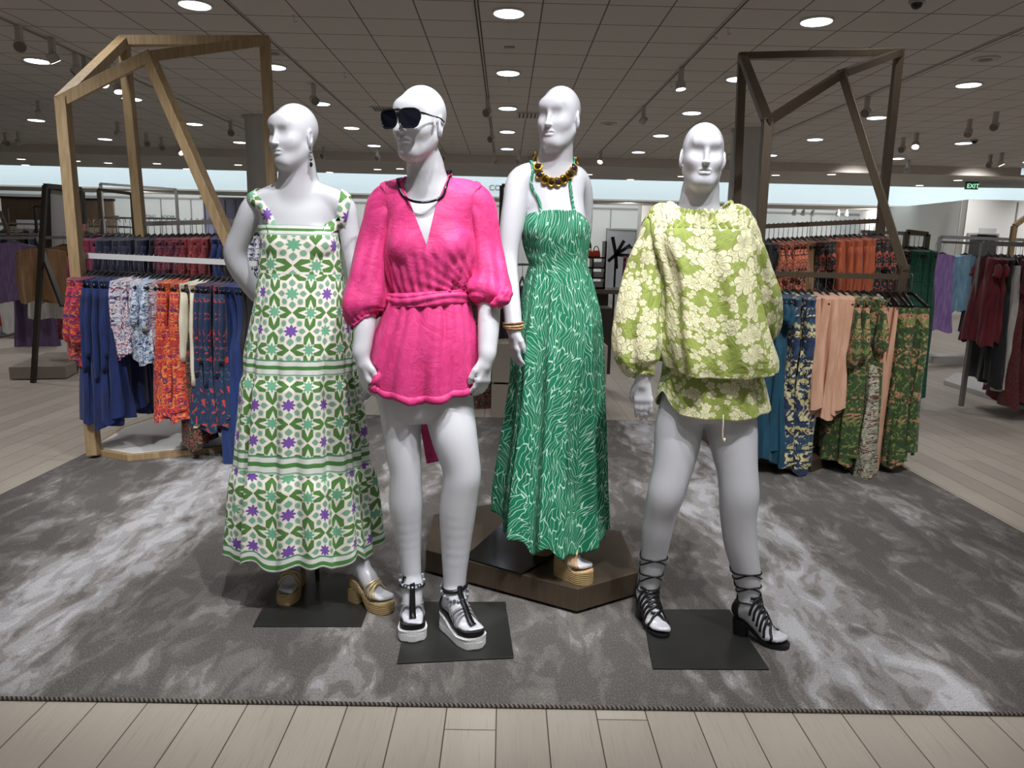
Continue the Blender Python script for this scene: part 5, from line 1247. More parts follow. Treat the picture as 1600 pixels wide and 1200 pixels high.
# shorts of the romper
LS = lv_front([(472, 608, 731, .103), (485, 604, 735, .108), (510, 597, 740, .12), (545, 586, 745, .133), (580, 578, 747, .14), (612, 574, 749, .142), (628, 576, 748, .14)], Y2)
def disS(th_, t, z):
    cr = np.exp(-((th_-PI+.03)/.10)**2)*.030*sstep(t, .35, 1); pl_ = .006*np.exp(-((np.abs(th_-PI)-.42)/.035)**2)*(1-t*.6); return .0045*np.sin(11*th_+2*t)*(t+.3)+.003*np.sin(23*th_-4*t)-cr-pl_
def zS(th_, t): return t*(-.012*np.exp(-((th_-PI)/.5)**2)+.030*np.abs(np.sin(th_))**2+.004*np.sin(13*th_)*t)
PS, th_s = cloth_rings(LS, 60, 160, disS, .95, 0, zS)
o, PS = cloth_obj('shorts', PS, th_s, pink, rom, None, S2, .006, .003)
hemr = PS[-4]; cuff = np.stack([PS[-8], PS[-1]+[0, 0, -.001]]); out = PS[[-9, -5, -1]].copy(); cc = out.mean(1, keepdims=True); out[..., :2] += (out[..., :2]-cc[..., :2])/np.linalg.norm(out[..., :2]-cc[..., :2], axis=-1, keepdims=True)*.002
uvc = np.zeros(out.shape[:2]+(2,)); uvc[..., 0] = ((th_s-PI)*.15)[None]; uvc[..., 1] = out[..., 2]; cloth_obj('cuff', out, th_s, pink, rom, uvs=uvc, thick=.003)
# waist sash
LW = lv_front([(457, 608, 732, .106), (466, 606, 733, .111), (479, 606, 733, .110)], Y2)
PW, tw = cloth_rings(LW, 14, 140, lambda a, t, z: .004*np.sin(t*PI)+.002*np.sin(t*15+2*np.sin(3*a))+.0015*np.sin(19*a+3*t), 1, 0, lambda a, t: .012*np.sin(a-PI)*-1)
cloth_obj('waist_sash', PW, tw, pink, rom, None, S2, .008, .003)
q = [A(660, 610, 2.63), A(664, 650, 2.64), A(672, 690, 2.645), A(678, 722, 2.64)]
b = MB(); b.ribbon(cr_spline(q, 14), np.linspace(.045, .056, 14), np.tile([[.15, -1, .05]], (14, 1))/1.01, .0025); o = b.build('sash_tail', pink, rom, True); uv_world(o)
# sleeves
def slv(name, path, rad, root, S, mat, seed, uR, cuffg=.12, amp=.010, nz=60, nth=90, flat=1., snapoff=.006, off2=0.):
    rs = np.random.RandomState(seed); ph = rs.rand(6)*6.3
    def d(th_, t): 
        g = amp*(.35+.65*math.sin(min(1, t*1.05)*PI/2))
        return g*(.5*np.sin(3*th_+ph[0]+t*3)+.45*np.sin(5*th_+ph[1]-t*4)+.3*np.sin(9*th_+ph[2]+t*5))+.004*np.sin(24*th_+ph[3])*sstep(t, .72, .97)+.003*math.sin(t*26+ph[4])*np.sin(2*th_+ph[5])
    P, t_ = cloth_tube(path, rad, nth, nz, d, flat)
    k_ = max(3, nz//9)
    if S is not None: P[k_:-3] = S.snap(P[k_:-3].reshape(-1, 3), .007, 3, True).reshape(P[k_:-3].shape); P[:, -1] = P[:, 0]
    return cloth_obj(name, P, t_, mat, root, uR, None, snapoff, .003, v0=off2)[0]
YS = 2.53
slv('sleeve', [A(640, 312, YS), A(606, 326, YS), A(588, 380, YS), A(578, 440, 2.51), A(570, 480, 2.49), A(573, 497, 2.48), A(577, 503, 2.475)], [pr_(v, YS) for v in (20, 26, 29, 34, 36, 28, 15)], rom, S2, pink, 3, None, amp=.009)
slv('sleeve', [A(712, 310, YS), A(742, 324, YS), A(756, 380, YS), A(762, 430, 2.51), A(764, 458, 2.49), A(762, 472, 2.48), A(761, 478, 2.475)], [pr_(v, YS) for v in (20, 26, 26, 29, 32, 26, 15)], rom, S2, pink, 8, None, amp=.009)
q = cr_spline([A(768, 478, 2.43), A(782, 470, 2.42), A(792, 458, 2.43), A(791, 449, 2.45)], 14); slv('rolled_cuff', q[[0, 5, 9, 13]], [.010, .020, .018, .006], rom, None, pink, 5, None, amp=.003, nz=20, nth=24)
# neck ring
a = np.linspace(0, 2*PI, 60, endpoint=False); nc = A(662, 293, 2.47); zf_ = A(661, 316, 2.40)[2]
Q = np.stack([nc[0]+.064*np.sin(a), nc[1]+.012+.078*np.cos(a), zf_+.034+.034*np.cos(a)+0*a], 1); Q = TS2.snap(Q, .014, 4, True)
MB().tube(Q, .0042, 8, closed=True).build('necklace', gunmetal, root2, True)
# sunglasses
T2, R2 = add_head(SDF(), A(656, 192, hY2), -.50, .02, .02, .945)
def lens_outline(q, n=40, g=1.0):
    pts = []
    for k in range(n):
        a_ = 2*PI*k/n; x = .0365*np.sign(math.cos(a_))*abs(math.cos(a_))**.55; z = .0295*np.sign(math.sin(a_))*abs(math.sin(a_))**.6
        x *= (1.0 if z > 0 else 1+.16*(z/.0295)); x += -q*.002*(z < 0); pts.append((q*.0415+x*g, -.122+abs(q*.0415+x*g)**2*2.5, -.002+z*g))
    return np.array([T2(p) for p in pts])
sg = empty('sunglasses', tuple(T2((0, -.12, 0)))); sg.parent = root2; sg.location = Vector(T2((0, -.12, 0)))-root2.location
lensm = solid('sunglass_lens', '#0c0e1a', .05, .1); frm = solid('sunglass_frame', '#0d0d10', .3)
for q in (-1, 1):
    O_ = lens_outline(q); MB().tube(O_, .0026, 6, closed=True).build('frame_rim', frm, sg, True)
    n_ = R2@np.array([0, -.0012, 0]); b = MB(); n0 = len(O_); b.add(np.concatenate([O_+n_, O_-n_]), [tuple(range(n0)), tuple(range(n0, 2*n0))[::-1]]+[(k, (k+1) % n0, n0+(k+1) % n0, n0+k) for k in range(n0)]); b.build('lens', lensm, sg)
    MB().bar(T2((q*.077, -.107, .014)), T2((q*.083, -.092, .013)), .006).build('hinge', frm, sg)
    MB().tube([T2(p) for p in ((q*.083, -.094, .014), (q*.083, -.05, .012), (q*.0835, .0, .012), (q*.084, .02, .002))], [.003, .0022, .002, .003], 6).build('temple_arm', frm, sg, True)
b = MB(); b.tube([T2((-.016, -.121, .024)), T2((0, -.123, .026)), T2((.016, -.121, .024))], .0028, 6); b.tube([T2((-.007, -.121, .003)), T2((0, -.122, .005)), T2((.007, -.121, .003))], .002, 6); b.bar(T2((0, -.122, .025)), T2((0, -.122, .005)), .004); b.build('bridge', frm, sg, True)
b = MB(); c_ = T2((.0855, -.035, -.003)); b.box(c_, (.0015, .011, .024), R2@_rot(.1, -.2, 0)); b.build('price_tag', solid('price_tag_white', '#e4e4e4', .5), sg)
# platform shoes
def platform_shoe(root, S, ft):
    he, ball, tip, f, sd = ft; h2 = np.append(he[:2]-f[:2]*.034, 0); t2 = np.append(tip[:2]+f[:2]*.026, 0); b = MB(); zb = .0185
    wf = lambda t: np.interp(t, [0, .3, .68, .9, 1], [.037, .036, .049, .047, .040]); zt_ = lambda t: np.interp(t, [0, .2, .45, .68, 1], [.088, .084, .060, .055, .064])
    zb_ = lambda t: zb+np.interp(t, [0, .3, .6, .9, 1], [.002, .0, .0, 0, .006])
    sole_mesh(b, h2, t2, f, sd, lambda t: (zb_(t), zt_(t)), wf, None, 50); o = b.build('platform_sandal', white_sole, root, False)
    ub = MB(); sole_mesh(ub, h2+f*.004, t2-f*.003, f, sd, lambda t: (zt_(t), zt_(t)+.020), lambda t: wf(t)*.93, None, 50); ub.build('upper', black_l, o)
    L = np.linalg.norm(t2-h2); st = MB(); rib = MB()
    for k in range(110):
        t = .02+.96*(k//2)/54; s_ = 1 if k % 2 else -1; c = h2+(t2-h2)*t; w = wf(t)*math.sqrt(max(.0004, 1-abs(2*t-1)**6)); st.box(c+sd*s_*(w*1.015+.0008)+[0, 0, zt_(t)-.004], (.0035, .0035, .0022)); 
        rib.bar(c+sd*s_*(w*1.02+.0002)+[0, 0, zb_(t)+.003], c+sd*s_*(w*1.02+.0002)+[0, 0, zb_(t)+.026], .0022, .0022)
    for k in range(13):
        u_ = (k-6)/6; c = t2+f*.0005-f*.0*abs(u_); w = .040*.55*u_; rib.bar(c+sd*w-f*(.010*abs(u_)**3)+[0, 0, .022], c+sd*w-f*(.010*abs(u_)**3)+[0, 0, .045], .0022, .0022)
    st.build('welt_stitching', stitch, o); rib.build('sole_ribs', white_sole, o)
    # heel counter
    b = MB(); hc_ = []
    for z_ in np.linspace(.09, .145, 8):
        for a_ in np.linspace(-1.9, 1.9, 22): hc_.append(he-f*(.034*math.cos(a_)-.0)+sd*.036*math.sin(a_)+[0, 0, z_-he[2]+(-.03*(1-math.cos(a_))*(z_-.09)/.055)])
    hc_ = S.snap(np.array(hc_), .004, 4, False).reshape(8, 22, 3); b.grid(hc_, closed=False); c_o = b.build('heel_counter', black_l, o, True); md = c_o.modifiers.new('t', 'SOLIDIFY'); md.thickness = .003; md.offset = 1
    # T strap along the instep and ankle strap
    ank = he+f*.03+[0, 0, .075]
    line = [tip-f*.012+[0, 0, .025], ball+[0, 0, .05], (ball+ank)/2+[0, 0, .05], ank+f*.05+[0, 0, .02]]
    Q, N = strip_on(S, line, .014, 0, .004, 24); b = MB(); b.ribbon(Q, np.linspace(.024, .016, 24), N, .004); b.build('t_strap', black_l, o, True)
    a_ = np.linspace(0, 2*PI, 40); Q = S.snap([ank+f*.05*math.cos(v)+sd*.05*math.sin(v)+[0, 0, .008*math.cos(v)] for v in a_], .004); N = S.grad(Q); MB().ribbon(Q, .014, N, .004).build('ankle_strap', black_l, o, True)
    for a0 in (-.045, -.028, -.011, .006):
        Q, N = strap_over(S, ball, f, sd, a0, a0, .032, 0, .003, None, None, None, None, up=.05); MB().ribbon(Q, .009, N, .0015).build('foot_band', grey_band, o, True)
    return o
platform_shoe(root2, S2, fl2); platform_shoe(root2, S2, fr2)
def anklet(root, S, c, f, sd, r=.05):
    a_ = np.linspace(0, 2*PI, 22, endpoint=False); Q = S.snap([np.array(c)+f*r*math.cos(v)+sd*r*math.sin(v)+[0, 0, -.014*math.cos(v)] for v in a_], .006); b = MB()
    for k, p in enumerate(Q): b.cur = k % 2; b.ball(p, (.0062, .0062, .0062), 8, 6)
    b.cur = 0; b.tube(Q, .0012, 5, closed=True); return b.build('anklet', [silver, crystal], root, True)
anklet(root2, S2, ankl+[0, 0, .028], fl2[3], fl2[4]); anklet(root2, S2, ankr+[0, 0, .022], fr2[3], fr2[4])
MB().tube([A(629, 912, 2.47), A(631, 900, 2.475), A(634, 903, 2.47)], .004, 6).build('strap_buckle', black_l, root2, True)
pl = [G(620, 1036, .018), G(803, 1027, .018), G(790, 940, .018), G(640, 940, .018)]; base_plate(root2, pl, .0125)

# ================================================================== plinth and mannequin 3: emerald dress
ph_ = .118
hexp = [G(665.5, 862, .11), G(903, 923.5, .11), G(997, 897, .11), G(971, 832.5, .11), G(949, 829, .11), G(770, 789, .11), G(677, 807, .11)]
plinth = empty('display_plinth', (.1, 3.0, 0), 'low hexagonal brushed bronze plinth under the green dress mannequin', 'plinth')
hp = [(p[0], p[1]) for p in hexp]
MB().prism(hp, .024, ph_).build('top_case', bronze, plinth, bevel=.003)
cx_, cy_ = np.mean([p[0] for p in hp]), np.mean([p[1] for p in hp]); MB().prism([(cx_+(p[0]-cx_)*.9, cy_+(p[1]-cy_)*.88) for p in hp], .0122, .026).build('shadow_gap', dark, plinth)  # dark block stands in for the shadow beneath the plinth
Y3 = 2.87; root3 = empty('mannequin', (A(868, 850, Y3)[0], Y3, ph_), 'bald mannequin in a strappy emerald green maxi dress on the bronze plinth', 'mannequin', 'dressed mannequins on the rug')
S3 = SDF()
S3.loft(px_levels([(253, 868, 22, .046), (263, 866, 38, .05, .0), (274, 863, 50, .054), (288, 861, 53, .062), (310, 862, 50, .075), (335, 867, 48, .09), (365, 868, 50, .098), (395, 868, 44, .085), (415, 870, 41, .078), (455, 872, 50, .095), (500, 875, 57, .108), (560, 872, 52, .1), (600, 870, 44, .09)], Y3), .02)
limb(S3, [(866, 275, 2.88, 24), (867, 252, 2.87, 20.5), (871, 222, 2.84, 20)], .03)
add_head(S3, A(874, 184, 2.83), -.52, .02, .0, .925)
for px_ in (842, 893): S3.ell(A(px_, 358, Y3-.058), (.045, .042, .045), .04)
TS3 = SDF(); TS3.ops = list(S3.ops)
limb(S3, [(835, 268, 2.87, 13), (811, 283, 2.84, 15.5), (804, 320, 2.82, 15.5), (798, 360, 2.81, 14.5), (794, 405, 2.80, 12.2), (797, 450, 2.76, 11.5), (801, 490, 2.73, 10.2), (802.5, 512, 2.715, 8.8)], .022)
add_hand(S3, A(802.5, 512, 2.715), (.03, -.02, -1), (-.85, -.5, 0), -1, .95, .18)
limb(S3, [(890, 270, 2.88, 12), (906, 285, 2.91, 13), (913, 325, 2.96, 11.5), (907, 385, 3.02, 11), (885, 430, 3.03, 9), (872, 440, 3.02, 8)], .022)
add_hand(S3, A(872, 440, 3.02), (-1, .0, -.2), (.0, 1, .2), 1, .95)
t3 = G(924, 893, ph_+.05); h3 = np.append(G(880, 862, ph_+.1)[:2], 0); an3 = np.array([h3[0]*.85+t3[0]*.15, h3[1]*.85+t3[1]*.15, ph_+.19])
ft3 = add_foot(S3, an3, (t3[0], t3[1], 0), ph_+.105, ph_+.052, .95, .028)
t3b = G(850, 872, ph_+.05); t3b = np.array([t3b[0], t3b[1]+.12, 0]); an3b = np.array([t3b[0]+.02, t3b[1]+.15, ph_+.19]); ft3b = add_foot(S3, an3b, (t3b[0], t3b[1], 0), ph_+.105, ph_+.052, .95, .028)
legjoin(S3, A(893, 580, Y3), A(898, 700, Y3-.02), an3, [.072, .066, .047, .045, .028]); legjoin(S3, A(850, 580, Y3), A(848, 700, Y3), an3b, [.072, .066, .047, .045, .028])
hc = A(874, 184, 2.83)
finish_body(S3, root3, [((-.2, 2.4, .1), (.6, 3.25, A(868, 248, 2.86)[2]+.003), .0065), ((hc[0]-.16, hc[1]-.17, A(868, 248, 2.86)[2]-.003), (hc[0]+.16, hc[1]+.2, 2.06), .003)])
em = fabric_emerald()
D3 = lv_front([(328, 829, 919, .100), (345, 822, 921, .108), (366, 816, 922, .116), (385, 818, 920, .106), (400, 822, 918, .096), (413, 827, 917, .092), (425, 825, 920, .095), (450, 820, 927, .107), (500, 812, 937, .128), (560, 804, 940, .145), (620, 803, 939, .152), (700, 796, 939, .165), (800, 785, 938, .205), (868, 781, 939, .235)], Y3)
zt3 = D3[0][0]; zw3 = A(870, 415, Y3-.092)[2]
def disp3(th_, t, z):
    k = sstep(zw3-z, -.005, .05); a_ = .026*sstep(zw3-z, .0, 1.1)+.003*k
    return a_*(.7*np.sin(8*th_+.9)+.55*np.sin(13*th_+2.2-t)+.35*np.sin(21*th_+.3))-.002*k*np.abs(np.sin(24*th_))+(.003*math.sin(z*90))*np.exp(-((th_-4.1)/.5)**2)*(1-k)+.004*math.exp(-((z-zw3)/.01)**2)*0
def z3(th_, t):
    top = (1-sstep(t, 0, .12))*(-.055*np.abs(np.sin(th_))**4-.03*np.clip(np.cos(th_), 0, 1)); hem = t**5*(.020*np.sin(8*th_+.9)+.014*np.sin(13*th_+2.2)-.016*np.cos(th_-PI)+.030*np.clip(-np.sin(th_), 0, 1)+.014)
    return top+hem
P3, th3 = cloth_rings(D3, 150, 220, disp3, .95, 0, z3); dr3, P3 = cloth_obj('dress', P3, th3, em, root3, None, TS3, .005)
for (xa, ya, ym), (xb, yb) in (((829, 262, Y3+.0), (847, 330)), ((888, 270, Y3+.0), (912, 328))):
    pts = [A(xb, yb+3, Y3-.13), A(xa*.35+xb*.65-2, ya*.35+yb*.65, Y3-.11), A(xa+3, ya+10, Y3-.06), A(xa, ya-1, Y3+.01)+[0, 0, .01], A(xa, ya+8, Y3+.07), A(xa, ya+90, Y3+.12)]
    Q, N = strip_on(S3, pts, .012, 0, .004, 44); b = MB(); b.ribbon(Q, .011, N, .003); o = b.build('strap', em, dr3, True); uv_world(o)
# bead necklace with oval stones
a_ = np.linspace(0, 2*PI, 14, endpoint=False)+.2; nc = A(866, 262, 2.83)
Q = np.stack([nc[0]+.060*np.sin(a_), nc[1]+.01+.076*np.cos(a_), nc[2]-.004+.045*np.cos(a_)-.004], 1); Q = S3.snap(Q, .007, 5); N = S3.grad(Q); N /= np.linalg.norm(N, axis=1)[:, None]
nk = MB(); nk.tube(Q, .002, 6, closed=True); nk = nk.build('necklace', goldm, root3, True)
for k in range(14):
    n_ = N[k]; T_ = Q[(k+1) % 14]-Q[k-1]; T_ /= np.linalg.norm(T_); T_ -= n_*(T_@n_); T_ /= np.linalg.norm(T_); R_ = np.stack([T_, np.cross(n_, T_), n_], 1)
    b = MB()
    b.ball(Q[k]+n_*.002, (.0125, .0155, .0042), 16, 8, R_); b.tube([Q[k]+n_*.005+T_*.0125*math.cos(v)+np.cross(n_, T_)*.0155*math.sin(v) for v in np.linspace(0, 2*PI, 18, endpoint=False)], .0028, 6, closed=True)
    b.cur = 1 if k % 3 else 2; b.ball(Q[k]+n_*.006, (.0085, .0108, .0062), 14, 8, R_); b.build('bead', [goldm, gem_d, gem_p], nk, True)
# bracelets
wc = A(801.5, 508, 2.72)
for k in range(3):
    a_ = np.linspace(0, 2*PI, 34, endpoint=False); z_ = wc[2]+(k-1)*.008
    Q = S3.snap([(wc[0]+.04*math.cos(v), wc[1]+.04*math.sin(v), z_+.003*math.sin(v+k)) for v in a_], .004); b = MB()
    for p in Q: b.ball(p, (.0042, .0042, .0042), 6, 4)
    b.build('bracelet', solid('copper_bead_%d' % k, ['#b98b5e', '#d8b98a', '#8f6a45'][k], .4, .4), root3, True)
espadrille(root3, S3, tuple(ft3), 0, 'sandal', raffia, ph_+.095, ph_+.045, True, ph_+.0005, 2); espadrille(root3, S3, tuple(ft3b), 0, 'sandal', raffia, ph_+.095, ph_+.045, True, ph_+.0005, 2)
pc = G(842, 872, ph_); bp = [(pc[0]-.25, pc[1]+.02), (pc[0]+.11, pc[1]-.17), (pc[0]+.34, pc[1]+.15), (pc[0]-.02, pc[1]+.35)]
bp = [tuple(G(724, 873, ph_)[:2]), tuple(G(815, 899, ph_)[:2]), tuple(G(922, 838, ph_)[:2]), tuple(G(790, 815, ph_)[:2])]
b = MB(); b.prism(bp, ph_+.0005, ph_+.007); b.build('base_plate', M('black_glossy_plate', .12, .2, '#0e1110').mat, root3, bevel=.002)

# ================================================================== mannequin 4: lime floral two-piece
Y4 = 2.53; root4 = empty('mannequin', (A(1100, 980, Y4)[0], Y4, 0), 'bald mannequin in lime green floral top and shorts with black lace-up heels', 'mannequin', 'dressed mannequins on the rug')
S4 = SDF()
S4.loft(px_levels([(322, 1092, 26, .048), (333, 1092, 42, .052), (345, 1092, 60, .058), (358, 1092, 70, .064), (390, 1094, 60, .088), (430, 1096, 56, .098), (480, 1100, 48, .085), (540, 1106, 62, .105), (590, 1108, 70, .112), (630, 1107, 70, .108), (655, 1104, 50, .08)], Y4), .02)
limb(S4, [(1092, 350, Y4, 27), (1092, 318, 2.52, 23), (1096, 285, 2.50, 22)], .03)
add_head(S4, A(1098, 243, 2.485), -.10, -.02, .03, .865)
TS4 = SDF(); TS4.ops = list(S4.ops)
limb(S4, [(1060, 345, Y4, 15), (1025, 362, Y4, 18), (1013, 430, Y4, 15), (1005, 500, 2.51, 13.5), (1005, 545, 2.48, 12), (1006, 586, 2.455, 9.8)], .022)
add_hand(S4, A(1006, 588, 2.455), (.02, -.05, -1), (-.25, -.95, 0), 1, .97, .12, .0)
limb(S4, [(1125, 345, Y4, 15), (1160, 362, Y4, 18), (1178, 430, 2.56, 15), (1190, 490, 2.62, 13), (1162, 528, 2.70, 11), (1140, 545, 2.74, 9)], .022)
add_hand(S4, A(1138, 546, 2.74), (-1, 0, -.3), (0, 1, 0), 1, .95)
PL4, _ = limb(S4, [(1078, 610, 2.53, 36), (1062, 660, 2.53, 33.5), (1057, 700, 2.52, 31), (1049, 740, 2.51, 26.5), (1040, 772, 2.51, 25), (1032, 802, 2.53, 21), (1026.5, 832, 2.55, 19.8), (1022.5, 862, 2.57, 17), (1018.5, 888, 2.58, 14.5), (1014, 915, 2.59, 11.5)], .02)
PR4, _ = limb(S4, [(1133, 610, 2.53, 38), (1142, 660, 2.52, 36), (1147, 700, 2.50, 31.5), (1152.5, 740, 2.48, 27), (1155, 772, 2.47, 26.5), (1153.5, 802, 2.475, 24.5), (1156, 842, 2.48, 22.3), (1162, 872, 2.48, 19.4), (1167.5, 900, 2.48, 17), (1170, 928, 2.48, 13)], .02)
t4l = G(1038, 994, .025); h4l = G(1000, 950, .09); t4r = G(1232, 1008, .025); h4r = G(1158, 975, .09)
a4l = A(1011, 930, 2.585); a4r = A(1171, 945, 2.475)
S4.rc(PL4[-1], a4l, .027, .027, .02); S4.rc(PR4[-1], a4r, .030, .029, .02)
f4l = add_foot(S4, a4l, (t4l[0], t4l[1], 0), .085, .026, .97, .027); f4r = add_foot(S4, a4r, (t4r[0], t4r[1], 0), .085, .026, .97, .029)
hc = A(1098, 243, 2.485)
finish_body(S4, root4, [((.3, 2.2, 0), (1.15, 2.9, A(1093, 312, 2.52)[2]+.003), .006), ((hc[0]-.16, hc[1]-.17, A(1093, 312, 2.52)[2]-.003), (hc[0]+.16, hc[1]+.2, 1.86), .003)])
lm = fabric_lime(); pip = solid('cream_piping', '#e6e3c8', .7)
D4 = lv_front([(336, 1048, 1137, .060), (341, 1040, 1145, .074), (350, 1022, 1162, .090), (364, 1008, 1176, .104), (388, 1008, 1176, .116), (430, 1022, 1178, .135), (480, 1024, 1187, .15), (530, 1022, 1198, .168), (560, 1024, 1206, .176), (572, 1026, 1206, .176), (581, 1028, 1204, .174)], Y4)
def disp4(th_, t, z): return (.014*np.sin(5*th_+.8+t)+.010*np.sin(9*th_+2-t*2)+.006*np.sin(17*th_+t*3)+.003*np.sin(27*th_-t*6))*(t**.8)+.003*np.sin(40*th_)*(1-sstep(t, .05, .3))+.010*np.exp(-((th_-PI-.4-.2*t)/.22)**2)*t*(1-t)*2
def z4(th_, t): return (1-sstep(t, 0, .30))*(-.016*np.cos(th_-PI)+.006)+t**4*(-.020*np.cos(th_-PI)+.014*np.abs(np.sin(th_))**2-.004)
P4, th4 = cloth_rings(D4, 90, 200, disp4, .88, 0, z4); P4 = lift(S4, TS4.snap(P4.reshape(-1, 3), .008, 4, True).reshape(P4.shape), .009, A(1092, 378, Y4)[2]); P4[:, -1] = P4[:, 0]; cen = P4[:, :-1].mean(1, keepdims=True); rm = np.linalg.norm(P4[:, :-1]-cen, axis=-1).mean(1); uv4 = np.zeros(P4.shape[:2]+(2,)); uv4[..., 0] = (th4-PI)[None]*np.maximum(rm, .14)[:, None]; dl = np.linalg.norm(np.diff(P4, axis=0), axis=-1); uv4[1:, :, 1] = -np.cumsum(dl, 0); top4, P4 = cloth_obj('blouse', P4, th4, lm, root4, None, None, .006, .003, uvs=uv4)
MB().tube(P4[-1][:-1], .0022, 5, closed=True).build('hem_piping', pip, top4, True)
# gathered collar
nrow = int(np.argmin(np.abs(P4[:, 100, 2]-A(1092, 357, Y4-.09)[2])))+1
idx_ = np.linspace(0, nrow, 22); base_ = np.stack([P4[int(i)]*(1-(i-int(i)))+P4[min(int(i)+1, nrow+1)]*(i-int(i)) for i in idx_])
tt = np.linspace(0, 2*PI, 361); Pc = np.stack([np.stack([np.interp(tt, th4, row[:, k]) for k in range(3)], 1) for row in base_]); cen_ = Pc[:, :-1].mean(1, keepdims=True); rad_ = Pc-cen_; rad_[..., 2] = 0; rad_ /= np.linalg.norm(rad_, axis=-1, keepdims=True)
env = np.sin(PI*np.clip(np.linspace(.10, .97, 22), 0, 1))[:, None]; fr_ = (.0055*np.sin(46*tt+1.5*np.sin(5*tt))[None]+.002*np.sin(83*tt)[None]+.006)*env
Pc = Pc+rad_*fr_[..., None]+np.array([0, 0, 1])*(fr_*1.1)[..., None]; Pc[0, :, 2] += .014+.004*np.sin(46*tt+1); Pc[1, :, 2] += .012+.003*np.sin(46*tt+1); Pc[2, :, 2] += .006; Pc[-1] -= rad_[-1]*.004
cloth_obj('gathered_collar', Pc, tt, lm, top4, None, None, .0, .002)
slv('sleeve', [A(1058, 368, Y4), A(1028, 380, Y4), A(1010, 425, Y4), A(1000, 480, 2.51), A(995, 535, 2.49), A(1000, 568, 2.47), A(1005, 582, 2.46), A(1006, 588, 2.455)], [pr_(v, Y4) for v in (18, 27, 31, 34, 37, 31, 17, 12)], top4, S4, lm, 11, None, amp=.010, nz=90, nth=120, off2=.3)
slv('sleeve', [A(1127, 368, Y4), A(1156, 380, Y4), A(1175, 425, 2.55), A(1186, 465, 2.58), A(1190, 498, 2.62), A(1180, 525, 2.68), A(1160, 540, 2.72)], [pr_(v, Y4) for v in (18, 27, 28, 29, 28, 26, 14)], top4, S4, lm, 21, None, amp=.009, nz=80, nth=100, off2=.7)
# shorts
L5 = lv_front([(560, 1046, 1176, .122), (590, 1038, 1184, .126), (620, 1031, 1190, .132), (655, 1025, 1196, .140)], Y4)
def z5(th_, t): return t**2*(.062*np.exp(-((th_-4.40)/.26)**2)+.004*np.cos(th_*3))+.012*t*np.abs(np.sin(th_))**2
P5, th5 = cloth_rings(L5, 50, 180, lambda a, t, z: .006*np.sin(7*a+1)*t+.003*np.sin(15*a+t)-.02*np.exp(-((a-PI-.0)/.05)**2)*sstep(t, .5, 1)*.3, .9, 0, z5)
sh4, P5 = cloth_obj('shorts', P5, th5, lm, root4, None, S4, .006, .003, v0=-.9)
MB().tube(P5[-1][:-1], .0026, 5, closed=True).build('hem_piping', pip, sh4, True)
for k_ in (131, 126): MB().tube(P5[2:-6, k_]+[0, -.002, 0], .0018, 5).build('side_piping', pip, sh4, True)
k0 = 88
dr = cr_spline([A(1130, 648, Y4-.15), A(1130, 662, Y4-.155), A(1129, 676, Y4-.153), A(1130, 690, Y4-.153)], 10); b = MB(); b.tube(dr, .0022, 6); b.tube([dr[-1]+[.004, 0, .012], dr[-1]+[.003, 0, -.004]], .003, 6); b.build('drawstring', pip, sh4, True)
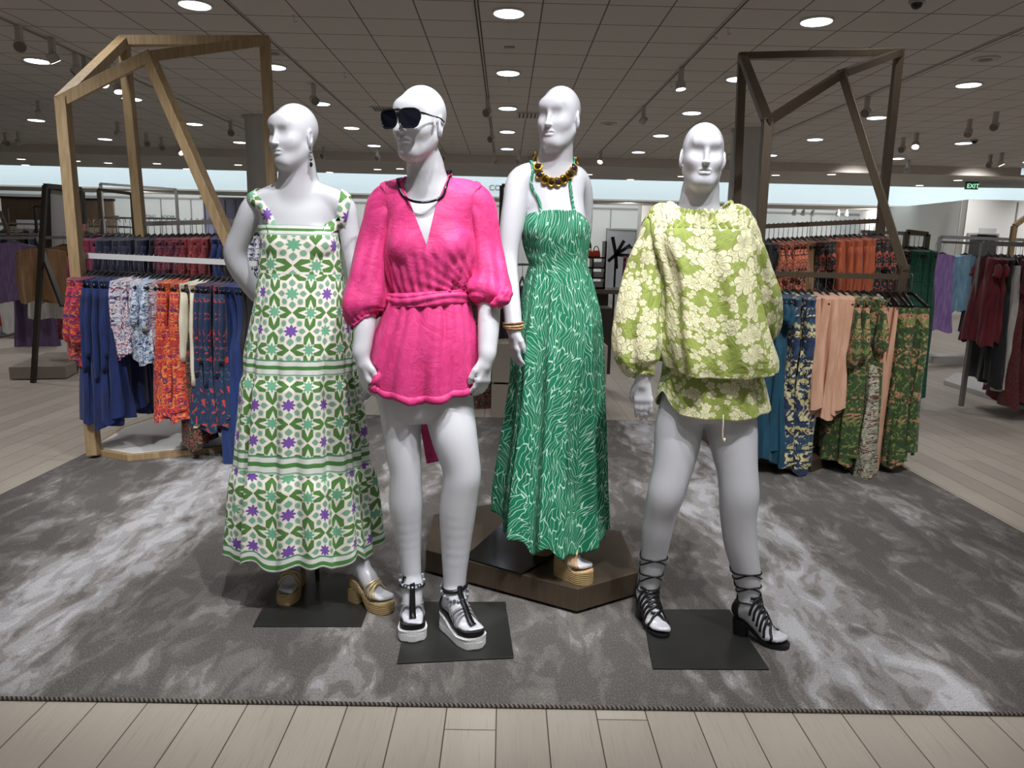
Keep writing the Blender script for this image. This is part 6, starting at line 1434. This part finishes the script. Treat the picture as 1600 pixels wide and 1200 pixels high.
# lace-up block heels
def laceup(root, S, ft, ank, ztop, turns, sgn):
    he, ball, tip, f, sd = ft; h2 = np.append(he[:2]-f[:2]*.026, 0); t2 = np.append(tip[:2]+f[:2]*.022, 0); b = MB()
    zt_ = lambda t: np.interp(t, [0, .25, .65, 1], [.085, .072, .028, .028]); wf = lambda t: np.interp(t, [0, .3, .7, 1], [.026, .027, .041, .034])
    sole_mesh(b, h2, t2, f, sd, lambda t: (max(.0125, zt_(t)-.012) if t < .6 else .0135, zt_(t)), wf, None, 36)
    hp_ = []
    for z_, g0, g1, w in ((.0135, .006, .058, .026), (.078, -.001, .060, .026)):
        for k in range(16):
            a_ = 2*PI*k/16; c = h2+f*((g0+g1)/2+(g1-g0)/2*np.sign(math.cos(a_))*abs(math.cos(a_))**.6)+sd*w*np.sign(math.sin(a_))*abs(math.sin(a_))**.6; hp_.append(c+[0, 0, z_])
    b.add(hp_, [tuple(range(16))[::-1], tuple(range(16, 32))]+[(k, (k+1) % 16, 16+(k+1) % 16, 16+k) for k in range(16)])
    o = b.build('lace_up_sandal', black_l, root, False)
    hc_ = []
    for z_ in np.linspace(.085, .15, 8):
        for a_ in np.linspace(-1.5, 1.5, 20): hc_.append(he-f*.034*math.cos(a_)+sd*.034*math.sin(a_)+[0, 0, z_-he[2]])
    hc_ = S.snap(np.array(hc_), .003, 5).reshape(8, 20, 3); b = MB(); b.grid(hc_, closed=False); c_o = b.build('heel_counter', black_l, o, True); md = c_o.modifiers.new('t', 'SOLIDIFY'); md.thickness = .003; md.offset = 1
    # criss-cross bands over the foot
    prev = None; fr = ank-ball; n_ = 6
    for k in range(n_):
        u0 = -.05+k*.21; c0 = ball+fr*max(0, u0)*.85+f*(.02 if k == 0 else 0)
        for s_ in (-1, 1):
            pts = []
            for q in np.linspace(0, 1, 14):
                a_ = PI*(.02+.66*q); c = c0+fr*.36*q; pts.append(c+sd*s_*.06*math.cos(a_)+(f*.5+np.array([0, 0, .8]))*.055*math.sin(a_)+[0, 0, -.012])
            Q = S.snap(pts, .003, 6); N = S.grad(Q); N /= np.linalg.norm(N, axis=1)[:, None]+1e-9; MB().ribbon(Q, .0085, N, .003).build('strap', black_l, o, True)
    # thin cord winding up the leg
    m_ = 150; pts = []
    for k in range(m_):
        t = k/(m_-1); z_ = ank[2]+.012+(ztop-ank[2]-.012)*(.5+.5*(2*t-1))*1.0; 
        ph = sgn*turns*2*PI*t; cen = legc(S, z_, ank); pts.append([cen[0]+.05*math.sin(ph), cen[1]-.05*math.cos(ph), z_+.010*math.cos(2*ph)])
    Q = S.snap(pts, .0025, 5); MB().tube(Q, .0030, 6).build('ankle_lace', black_l, o, True)
    Q2 = np.array(pts); 
    pts2 = [[legc(S, p[2], ank)[0]*2-p[0], p[1], ank[2]+.02+(p[2]-ank[2]-.012)*.93] for p in pts]; Q = S.snap(pts2, .0025, 5); MB().tube(Q, .0030, 6).build('ankle_lace', black_l, o, True)
    return o
LEG = {}
def legc(S, z, ank):
    P = PL4 if ank[0] < .75 else PR4; P = np.array(P+[list(ank)])[::-1]; o = np.argsort(P[:, 2]); P = P[o]; return np.array([np.interp(z, P[:, 2], P[:, 0]), np.interp(z, P[:, 2], P[:, 1])])
PL4 = [list(p) for p in PL4]; PR4 = [list(p) for p in PR4]
laceup(root4, S4, f4l, a4l, A(1020, 858, 2.57)[2], 2.5, 1); laceup(root4, S4, f4r, a4r, A(1167, 882, 2.48)[2], 2.5, -1)
pl = [G(1020, 1044, .018), G(1202, 1045, .018), G(1140, 952, .018), G(1003, 952, .018)]; base_plate(root4, pl, .0125)
